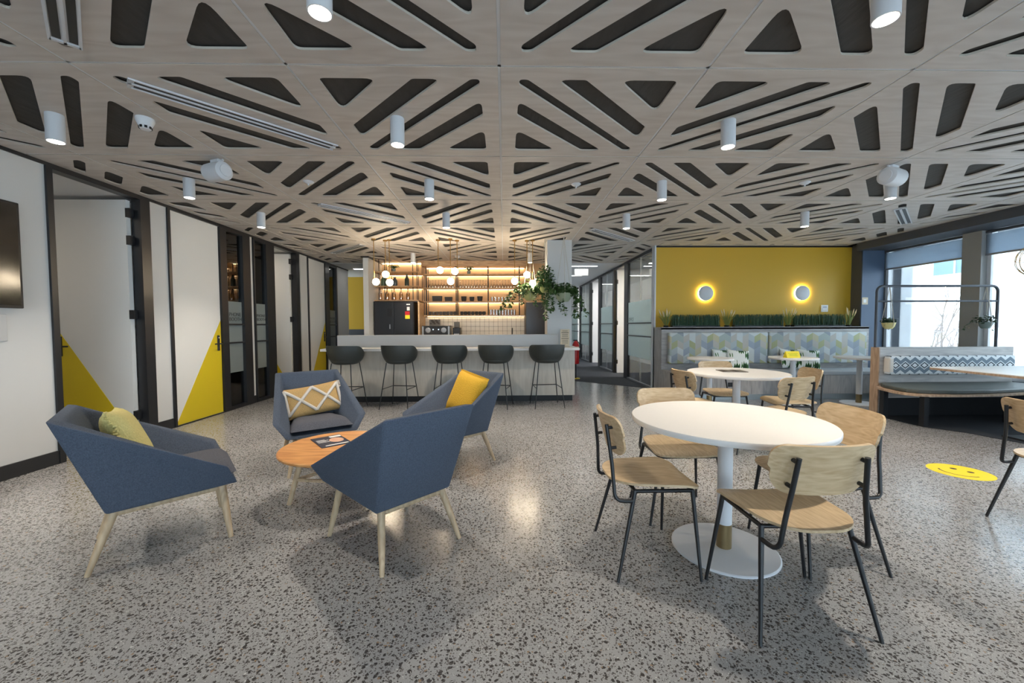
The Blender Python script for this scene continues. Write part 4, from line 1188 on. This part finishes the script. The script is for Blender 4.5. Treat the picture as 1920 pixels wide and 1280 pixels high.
# ---- pendant globes
pg = None
PEND = [(-2.19, 6.80, 1.99, .03, 'globe pendant leftmost over the bar'), (-2.03, 6.91, 2.13, .0, 'upper globe pendant of the left cluster'), (-1.95, 6.87, 1.985, 0, 'right lower globe pendant of the left cluster'),
        (-1.12, 6.87, 2.195, .03, 'upper left globe pendant of the middle cluster'), (-.90, 6.79, 1.995, 0, 'lowest globe pendant of the middle cluster'), (-.80, 6.91, 2.18, -.04, 'upper right globe pendant of the middle cluster'),
        (.19, 6.90, 2.01, 0, 'left globe pendant of the cluster by the plants'), (.405, 6.93, 2.12, 0, 'upper globe pendant among the hanging plants'), (.50, 6.90, 1.97, 0, 'lower right globe pendant among the hanging plants')]
for i, (x, y, z, dx, lab) in enumerate(PEND):
    L_ = CEIL-z
    t = thing('globe_pendant', lab, 'pendant light', (x, y, z), 0, 'globe pendants over the bar')
    B().tube([(0, 0, .052), (0, 0, L_-.012)], .0065, 8).build('rod', 'brass', t)
    B().lathe([(.035, L_-.022), (.035, L_-.001)], 18).build('canopy', 'brass', t, smooth=40)
    B().lathe([(.02, .045), (.02, .062)], 14).build('cap', 'brass', t, smooth=40)
    B().sphere((dx, 0, 0), .057, 24, 14).build('globe', 'globe', t, smooth=180)

# ---- hanging plants by the column
def hanging(loc, label, potr, poth, potm, seed, n, spread, vines, ropes=3, leafm='leaf', lsize=.055, group='hanging plants by the column', hook=CEIL, tag_cat='plant'):
    t = thing('hanging_planter', label, tag_cat, loc, 0, group)
    rnd = random.Random(seed)
    B().lathe([(potr*.5, 0), (potr*.8, poth*.35), (potr, poth), (potr*.93, poth), (potr*.7, poth*.4), (.01, poth*.5)], 24).build('pot', potm, t, smooth=45)
    top = hook-loc[2]
    for k in range(ropes):
        a = 2*PI*k/ropes+.5
        B().tube([(0, 0, top), (potr*1.01*math.cos(a), potr*1.01*math.sin(a), poth), (potr*.82*math.cos(a), potr*.82*math.sin(a), poth*.35), (0, 0, -.01)], .004, 5).build('rope', 'rope', t)
    b = leaf_blob(n, (0, 0, poth+spread[2]*.55), spread, lsize, rnd)
    b.build('foliage', leafm, t)
    if vines:
        b = B()
        for (a, l, r0) in vines:
            p = Vector((potr*math.cos(a), potr*math.sin(a), poth)); steps = int(l/.022); q = p.copy(); pts = [p.copy()]
            out = Vector((math.cos(a), math.sin(a), 0))
            for s in range(steps):
                f = s/steps
                q = q+Vector((out.x*r0*(1-f)+rnd.uniform(-.012, .012), out.y*r0*(1-f)+rnd.uniform(-.012, .012), (.012*(1-f*4) if f < .25 else -.02)))
                pts.append(q.copy())
                for _ in range(2): leaf(b, q+Vector((rnd.uniform(-.02, .02), rnd.uniform(-.02, .02), rnd.uniform(-.01, .01))), rnd, lsize*rnd.uniform(.7, 1.15))
            b.tube(pts, .0025, 4)
        b.build('trailing_vines', leafm, t)
    return t
hanging((.46, 6.98, 1.68), 'hanging plant in a pale green pot in front of the narrow fridge', .135, .13, 'pot_green', 5, 420, (.27, .2, .15), [(PI*.95, .62, .03), (PI*1.1, .5, .024), (PI*.8, .4, .03), (PI*1.3, .4, .02), (-.2, .5, .02), (0.3, .3, .02), (-.8, .4, .02)], lsize=.064)
hanging((.70, 6.78, 1.80), 'tall bushy hanging plant with small leaves left of the column', .10, .10, 'pot_green', 6, 560, (.16, .14, .25), [(PI*1.3, .6, .012), (-.6, .8, .012), (-1.2, .72, .01), (-.2, .7, .01), (PI*1.5, .66, .01)], lsize=.055)
hanging((1.0, 6.62, 1.635), 'hanging plant in a sage pot in front of the white column', .145, .14, 'pot_sage', 8, 420, (.22, .18, .12), [(-.25, .62, .007), (.1, .28, .010), (-.5, .7, .01), (-.7, .66, .008), (PI*1.05, .4, .02), (PI*1.2, .74, .018)], lsize=.066)

# fire extinguisher
fx = thing('fire_extinguisher', 'red fire extinguisher with white band beyond the bar end', 'extinguisher', (1.66, 9.15, .35))
B().lathe([(.07, 0), (.078, .02), (.078, .44), (.05, .50), (.025, .53)], 20).build('cylinder', 'red', fx, smooth=40)
B().lathe([(.079, .33), (.079, .40)], 20).build('band', 'white_print', fx, smooth=40)
B().box(-.06, .04, -.015, .015, .53, .56).build('handle', 'black_metal', fx)
B().tube([(.03, -.02, .53), (.10, -.03, .45), (.085, -.05, .15)], .01, 8).build('hose', 'black_plastic', fx)
fs = thing('extinguisher_stand', 'slim black stand with yellow foot under the fire extinguisher', 'stand', (1.66, 9.15, .006))
B().lathe([(.10, 0), (.10, .012)], 24).build('foot', 'sticker_yellow', fs); B().tube([(0, 0, .012), (0, 0, .344)], .02, 10).build('post', 'black_metal', fs)

# exit sign and linear lights
es = thing('hanging_sign', 'blank white back of a sign box hanging over the corridor', 'sign', (1.93, 9.9, 2.47))
B().box(-.17, .17, -.025, .025, 0, .17).build('box', 'white_print', es, bevel=.006); B().box(-.15, .15, -.027, -.024, .14, .15).build('seam', 'grey_metal', es)
for s in (-.1, .1): B().tube([(s, 0, .17), (s, 0, CEIL-.005-2.47)], .004, 6).build('hanger', 'grey_metal', es)
def linear(x0, x1, y, label, em='linear'):
    t = thing('linear_light', label, 'ceiling light', ((x0+x1)/2, y, CEIL-.03), 0, 'linear office lights')
    h = (x1-x0)/2; B().box(-h, h, -.05, .05, .004, .024).build('housing', 'white_metal', t); B().box(-h+.01, h-.01, -.042, .042, 0, .004).build('diffuser', em, t)
linear(1.3, 2.3, 9.75, 'linear light nearest in the corridor', 'linear_soft'); linear(1.3, 2.3, 11.6, 'second linear light in the corridor', 'linear_soft'); linear(1.3, 2.3, 14.0, 'third linear light in the corridor', 'linear_soft')
for k, y in enumerate((8.3, 9.3, 11.2, 12.3, 14.2, 15.2, 16.6)): linear(3.4, 5.2, y, 'linear light number %s behind the office glass' % ('one', 'two', 'three', 'four', 'five', 'six', 'seven')[k])
for y, lab in ((3.1, 'added unseen light in the meeting room behind the television wall'), (5.7, 'added unseen light in the first phone booth'), (7.3, 'added unseen light in the second phone booth'), (9.1, 'added unseen light in the third phone booth')):
    t = thing('added_booth_light', lab, 'ceiling light', (-4.95, y, CEIL-.06), 0, 'added booth lights')  # unseen lights added to brighten the rooms behind the left wall
    B().lathe([(.12, .004), (.12, .028)], 24).build('housing', 'white_metal', t); B().lathe([(.11, 0), (.11, .004)], 24).build('diffuser', 'booth_fill_glow', t)
linear(-3.8, -3.0, 10.2, 'linear light over the left passage', 'linear_soft'); 
# office furniture seen through the glass
oc_ = thing('office_chair', 'blue office chair on wheels behind the corridor glass', 'office chair', (4.0, 9.3, .006))
for k in range(5):
    a = k*2*PI/5+.3; B().tube([(0, 0, .09), (.28*math.cos(a), .28*math.sin(a), .06)], .018, 8).build('base_arm', 'office_chair', oc_)
    B().sphere((.28*math.cos(a), .28*math.sin(a), .03), .03, 10, 6).build('castor', 'black_plastic', oc_)
B().tube([(0, 0, .08), (0, 0, .42)], .025, 10).build('gas_lift', 'black_plastic', oc_)
B().box(-.23, .23, -.23, .23, .42, .49).build('seat', 'office_chair', oc_, bevel=.03); B().box(-.2, .2, .2, .25, .55, 1.0).build('backrest', 'office_chair', oc_, bevel=.02)
od = thing('office_desk', 'pale office desk behind the corridor glass', 'desk', (5.0, 8.6, .006))
B().box(-.8, .8, -.35, .35, .70, .73).build('top', 'table_white', od)
for sx in (-.75, .75):
    for sy in (-.3, .3): B().box(sx-.02, sx+.02, sy-.02, sy+.02, 0, .70).build('leg', 'white_metal', od)
wb_ = thing('waste_bin', 'dark round waste bin behind the second corridor glass', 'bin', (3.3, 11.0, .006)); B().lathe([(.13, 0), (.16, .34), (.15, .34), (.12, .01)], 20).build('bucket', 'charcoal', wb_, smooth=40); B().lathe([(.165, .33), (.165, .345), (.15, .345)], 20).build('rim', 'black_plastic', wb_)

# ================================================================== BANQUETTE
bq = thing('banquette', 'grey timber banquette bench with ledge along the yellow wall', 'bench', (4.6, 6.9, 0))
def qb(nm, m, x0, x1, y0, y1, z0, z1, **k): return B().box(x0-4.6, x1-4.6, y0-6.9, y1-6.9, z0, z1).build(nm, m, bq, **k)
qb('kick', 'kick_steel', 2.86, 6.52, 6.46, 6.9, 0, .10)
for x0, x1 in ((2.86, 4.05), (4.053, 5.25), (5.253, 6.52)): qb('front_panel', 'grey_oak', x0, x1, 6.40, 6.44, .10, .40)
qb('seat_base', 'grey_oak_h', 2.86, 6.52, 6.44, 6.98, .37, .40)
for x0, x1 in ((2.93, 4.69), (4.70, 6.50)): qb('seat_pad', 'seat_pad', x0, x1, 6.40, 6.95, .40, .47, bevel=.018)
qb('back_panel', 'grey_oak_h', 2.80, 6.55, 7.0, 7.04, 0, 1.19)
qb('ledge', 'grey_oak_h', 2.80, 6.55, 7.0, 7.395, 1.16, 1.2)
qb('end_panel', 'grey_oak', 2.80, 2.86, 6.42, 7.0, 0, .45); qb('end_panel', 'grey_oak', 2.80, 2.84, 7.04, 7.395, 0, 1.16)
for x0, x1, lab in ((2.90, 4.655, 'left geometric patterned back cushion on the banquette'), (4.675, 6.43, 'right geometric patterned back cushion on the banquette')):
    c = B().box(-(x1-x0)/2, (x1-x0)/2, -.05, .05, -.275, .275).build('back_cushion', 'banquette_print', None, ((x0+x1)/2, 6.948, .832), bevel=.022, seg=3, smooth=50)
    tag(c, lab, 'cushion', 'banquette back cushions')
for x, z, lab in ((4.22, .30, 'black double power outlet on the banquette front'), (2.79, 0, '')):
    if lab:
        t = thing('power_outlet', lab, 'outlet', (3.72, 6.398, .26)); B().box(-.06, .06, -.008, 0, -.035, .035).build('plate', 'black_plastic', t, bevel=.003)
        for s in (-.03, .03): B().box(s-.012, s+.012, -.0105, -.008, -.012, .012).build('socket', 'charcoal', t)
t = thing('power_outlet', 'black power outlet at the left end of the banquette', 'outlet', (2.83, 6.418, .34)); B().box(-.028, .028, -.008, 0, -.05, .05).build('plate', 'black_plastic', t); B().box(-.012, .012, -.0105, -.008, -.012, .012).build('socket', 'charcoal', t)
t = thing('power_outlet', 'black power outlet on the banquette behind the booth panel', 'outlet', (6.2, 6.398, .26)); B().box(-.06, .06, -.008, 0, -.035, .035).build('plate', 'black_plastic', t); B().box(-.012, .012, -.0105, -.008, -.012, .012).build('socket', 'charcoal', t)
for x, y, tilt, rz, lab in ((3.78, 6.80, 20, 8, 'tropical leaf cushion leaning back, left pair on the banquette'), (3.98, 6.66, 22, -12, 'tropical leaf cushion in front, left pair on the banquette'),
                        (4.98, 6.80, 20, 6, 'tropical leaf cushion leaning back, right pair on the banquette'), (5.20, 6.66, 22, -12, 'tropical leaf cushion in front, right pair on the banquette')):
    c = pillow(.35, .35, .12).build('scatter_cushion', 'leaf_print', smooth=60, weld=True); tag(c, lab, 'cushion', 'tropical leaf cushions')
    place(c, (x, y, .645), R(-tilt), R(rz), R(5))
def hedge(x0, x1, label):
    t = thing('grass_planter', label, 'plant', ((x0+x1)/2, 7.2, 1.2), 0, 'grass planters on the ledge'); h = (x1-x0)/2
    B().box(-h, h, -.05, .05, 0, .03).build('trough', 'black_plastic', t)
    b = B(); rnd = random.Random(int(x0*100))
    for k in range(1100):
        x, y = rnd.uniform(-h, h), rnd.uniform(-.06, .06); l = rnd.uniform(.18, .235); dx, dy = rnd.gauss(0, .012), rnd.gauss(0, .012); w2 = .0028; a = rnd.uniform(0, PI); cx, cy = math.cos(a)*w2, math.sin(a)*w2
        b.quad((x-cx, y-cy, .02), (x+cx, y+cy, .02), (x+dx+cx*.6, y+dy+cy*.6, l), (x+dx-cx*.6, y+dy-cy*.6, l))
    o = b.build('grass_blades', 'grass_green', t); o['kind'] = 'stuff'
hedge(3.06, 3.93, 'block of dark artificial grass left on the ledge'); hedge(4.20, 5.10, 'block of dark artificial grass in the middle of the ledge'); hedge(5.30, 6.25, 'block of dark artificial grass right on the ledge')
def tuft(x, label):
    t = thing('grass_tuft', label, 'plant', (x, 7.18, 1.2), 0, 'plumed grass tufts'); rnd = random.Random(int(x*77)); b = B()
    B().lathe([(.04, 0), (.05, .03), (.045, .03), (.01, .025)], 12).build('pot', 'black_plastic', t)
    for k in range(46):
        a = rnd.uniform(0, 2*PI); l = rnd.uniform(.02, .17); h = rnd.uniform(.18, .30)
        b.tube([(.02*math.cos(a), .02*math.sin(a), .02), (l*.5*math.cos(a), l*.4*math.sin(a), h*.65), (l*math.cos(a), l*.7*math.sin(a), h)], [.003, .0035, .001], 4)
    b.build('blades', 'leaf_yellow', t)
    for k in range(6):
        a = rnd.uniform(0, 2*PI); l = rnd.uniform(.04, .15); h = rnd.uniform(.27, .36)
        B().tube([(l*.75*math.cos(a), l*.6*math.sin(a), h*.62), (l*math.cos(a), l*.7*math.sin(a), h*.85), (l*1.15*math.cos(a), l*.75*math.sin(a), h)], [.004, .009, .002], 6).build('plume', 'plume', t)
for x, lab in ((2.95, 'plumed grass tuft at the left end of the ledge'), (4.07, 'plumed grass tuft between the left and middle grass blocks'), (5.20, 'plumed grass tuft between the middle and right grass blocks'), (6.33, 'plumed grass tuft at the right end of the ledge')): tuft(x, lab)
for x, lab in ((3.773, 'left round halo wall lamp on the yellow wall'), (5.604, 'right round halo wall lamp on the yellow wall')):
    t = thing('wall_lamp', lab, 'wall lamp', (x, YB, 1.83), 0, 'halo wall lamps')
    rot = Matrix.Rotation(R(90), 4, 'X')
    for nm, m, prof in (('disc', 'lamp_white', [(.138, .026), (.138, .036), (.134, .039)]), ('light_ring', 'halo', [(.134, .006), (.136, .024)]), ('mount', 'white_metal', [(.05, 0), (.05, .006)])):
        o = B().lathe(prof, 48).build(nm, m, t, smooth=40); o.matrix_local = rot
th = thing('thermostat', 'white thermostat with grey display on the yellow wall', 'thermostat', (6.046, YB-.001, 1.54)); B().box(-.065, .065, -.018, 0, -.065, .065).build('housing', 'white_print', th, bevel=.004); B().box(-.03, .035, -.0195, -.018, .005, .045).build('display', 'grey_metal', th)
for k in range(3): B().box(-.03+.025*k, -.015+.025*k, -.0195, -.018, -.04, -.028).build('button', 'paper', th)
wp = thing('light_switch', 'beige switch plate on the dark pier', 'switch', (6.62, 7.179, 1.665)); B().box(-.055, .055, -.01, 0, -.065, .065).build('plate', 'paper', wp, bevel=.003); B().box(-.03, .02, -.013, -.01, -.03, .03).build('rocker', 'white_print', wp)

# ================================================================== BOOTH
bt = thing('booth_bench', 'booth bench with grey timber back, end panel and dark seat pad', 'bench', (5.9, 5.3, 0))
o_ = lambda p: (p[0]-5.9, p[1]-5.3)
B().box(5.06-5.9, 5.075-5.9, 5.25-5.3, 5.37-5.3, 0, .925).build('end_panel', 'panel_edge', bt)
B().box(5.075-5.9, 6.93-5.9, 5.255-5.3, 5.37-5.3, 0, .925).build('back_panel', 'grey_oak_h', bt)
seatp = [o_(p) for p in ((5.08, 5.25), (4.96, 5.17), (4.89, 5.06), (4.81, 4.80), (4.82, 4.66), (4.88, 4.56), (5.0, 4.52), (5.34, 4.50), (5.77, 4.52), (6.3, 4.60), (6.9, 4.75), (6.9, 5.25))]
B().prism(seatp, .385, .41).build('seat_board', 'panel_edge', bt)
padp = [o_(p) for p in ((5.12, 5.245), (5.02, 5.17), (4.95, 5.06), (4.88, 4.83), (4.88, 4.70), (4.94, 4.61), (5.05, 4.57), (5.34, 4.55), (5.77, 4.57), (6.3, 4.65), (6.88, 4.80), (6.88, 5.245))]
B().prism(padp, .41, .455).build('seat_pad', 'booth_pad', bt, bevel=.012, seg=2)
for x, y in ((5.07, 4.66), (5.0, 5.1), (6.3, 4.8)): B().box(x-5.9-.03, x-5.9+.03, y-5.3-.03, y-5.3+.03, 0, .385).build('leg', 'black_metal', bt)
B().box(5.10-5.9, 6.93-5.9, 5.235-5.3, 5.255-5.3, .0, .24).build('lower_kick', 'kick_black', bt)  # kick made taller, its black standing in for shade below the seat
bcu = B().box(-.86, .86, -.045, .045, -.125, .125).build('back_cushion', 'booth_print', None, (5.99, 5.208, .69), bevel=.02, seg=3, smooth=50); tag(bcu, 'long grey and white zigzag back cushion of the booth', 'cushion')
B().box(-.862, -.80, -.047, .047, -.1, .1).build('end_band', 'cream_tuft', bcu, bevel=.015)
btab = thing('booth_table', 'white booth table with timber edge at the right side', 'table', (5.75, 3.95, 0))
poly = rounded([(5.05-5.75, 4.62-3.95), (5.05-5.75, 3.3-3.95), (6.5-5.75, 3.3-3.95), (6.5-5.75, 4.66-3.95)], .05)
B().prism(poly, .722, .73).build('table_top', 'table_white', btab); B().prism(poly, .70, .722).build('edge', 'panel_edge', btab)
B().box(-.04, .04, -.04, .04, .02, .70).build('pedestal', 'black_metal', btab); B().box(-.3, .3, -.25, .25, .004, .02).build('foot', 'black_metal', btab)
rk = thing('plant_rack', 'dark steel tube frame with two rails above the booth back', 'rack', (5.905, 5.31, .925))
hw = .842; H_ = .83
path = [(-hw, 0, 0), (-hw, 0, H_-.08)]+[(-hw+.08-.08*math.cos(a), 0, H_-.08+.08*math.sin(a)) for a in [k*PI/12 for k in range(1, 7)]]
path += [(-p[0], 0, p[2]) for p in reversed(path)]
B().tube(path, .0165, 10).build('hoop', 'bulkhead', rk, smooth=50); B().tube([(-hw, 0, .625), (hw, 0, .625)], .0125, 10).build('rail', 'bulkhead', rk, smooth=50)
def macrame(x, lab, potm, leafm, seed, spread, ls, n, vines):
    hanging((x, 5.31, 1.175), lab, .075, .085, potm, seed, n, spread, vines, 3, leafm, ls, 'macrame planters on the rack', hook=1.755)
macrame(5.24, 'hanging planter with yellow pot on the left of the rack', 'pot_yellow', 'leaf_dark', 21, (.085, .07, .05), .04, 150, None)
macrame(6.59, 'hanging planter with grey pot and spreading fronds on the right of the rack', 'pot_grey', 'leaf_dark', 22, (.15, .1, .07), .035, 190, [(PI*.9, .2, .03), (.3, .2, .03)])
# wire cage pendant at the right edge
cgp = thing('cage_pendant', 'wire cage pendant lamp at the right edge', 'pendant light', (4.98, 3.6, 1.83))
for k in range(10):
    a = k*PI/10
    B().tube([(.16*math.cos(a)*math.sin(t_), .16*math.sin(a)*math.sin(t_), .16*math.cos(t_)) for t_ in [q*2*PI/28 for q in range(29)]], .0025, 5).build('wire', 'brass', cgp)
for z in (-.08, 0, .08):
    r_ = math.sqrt(.16**2-z*z); B().tube([(r_*math.cos(q*2*PI/32), r_*math.sin(q*2*PI/32), z) for q in range(33)], .0025, 5).build('wire', 'brass', cgp)
B().tube([(0, 0, .16), (0, 0, CEIL-1.83)], .004, 6).build('cord', 'black_plastic', cgp); B().sphere((0, 0, .02), .04, 14, 8).build('bulb', 'white_print', cgp, smooth=180)

# ================================================================== LEFT WALL THINGS, FLOOR STICKER
tv = thing('television', 'black wall television cut by the left edge', 'television', (XL+.001, 2.72, 1.40))
B().box(0, .05, -.70, .70, 0, .87).build('housing', 'black_plastic', tv, bevel=.006); B().box(.05, .052, -.68, .68, .025, .85).build('screen', 'screen', tv)
tag(B().box(0, .012, -.33, .33, -.11, .11).build('wall_rectangle', 'upstand', None, (XL+.001, 3.0, 1.24), bevel=.004), 'pale grey rectangle on the wall under the television', 'panel')  # thin pale grey rectangle flat against the wall
sm = thing('floor_sticker', 'round yellow smiling face sticker on the floor', 'sticker', (3.82, 3.21, .0005), R(-62))
B().lathe([(.20, 0), (.20, .0012)], 48).build('disc', 'sticker_yellow', sm)
for s in (-1, 1): B().lathe([(.022, .0012), (.022, .0018)], 14, (s*.05, .05, 0)).build('eye', 'ink', sm)
b = B()
for k in range(18):
    a0_, a1_ = R(200)+R(140)*k/18, R(200)+R(140)*(k+1)/18
    b.quad(*[(r_*math.cos(a), r_*math.sin(a), .0018) for a, r_ in ((a0_, .118), (a1_, .118), (a1_, .13), (a0_, .13))])
b.build('mouth', 'ink', sm)
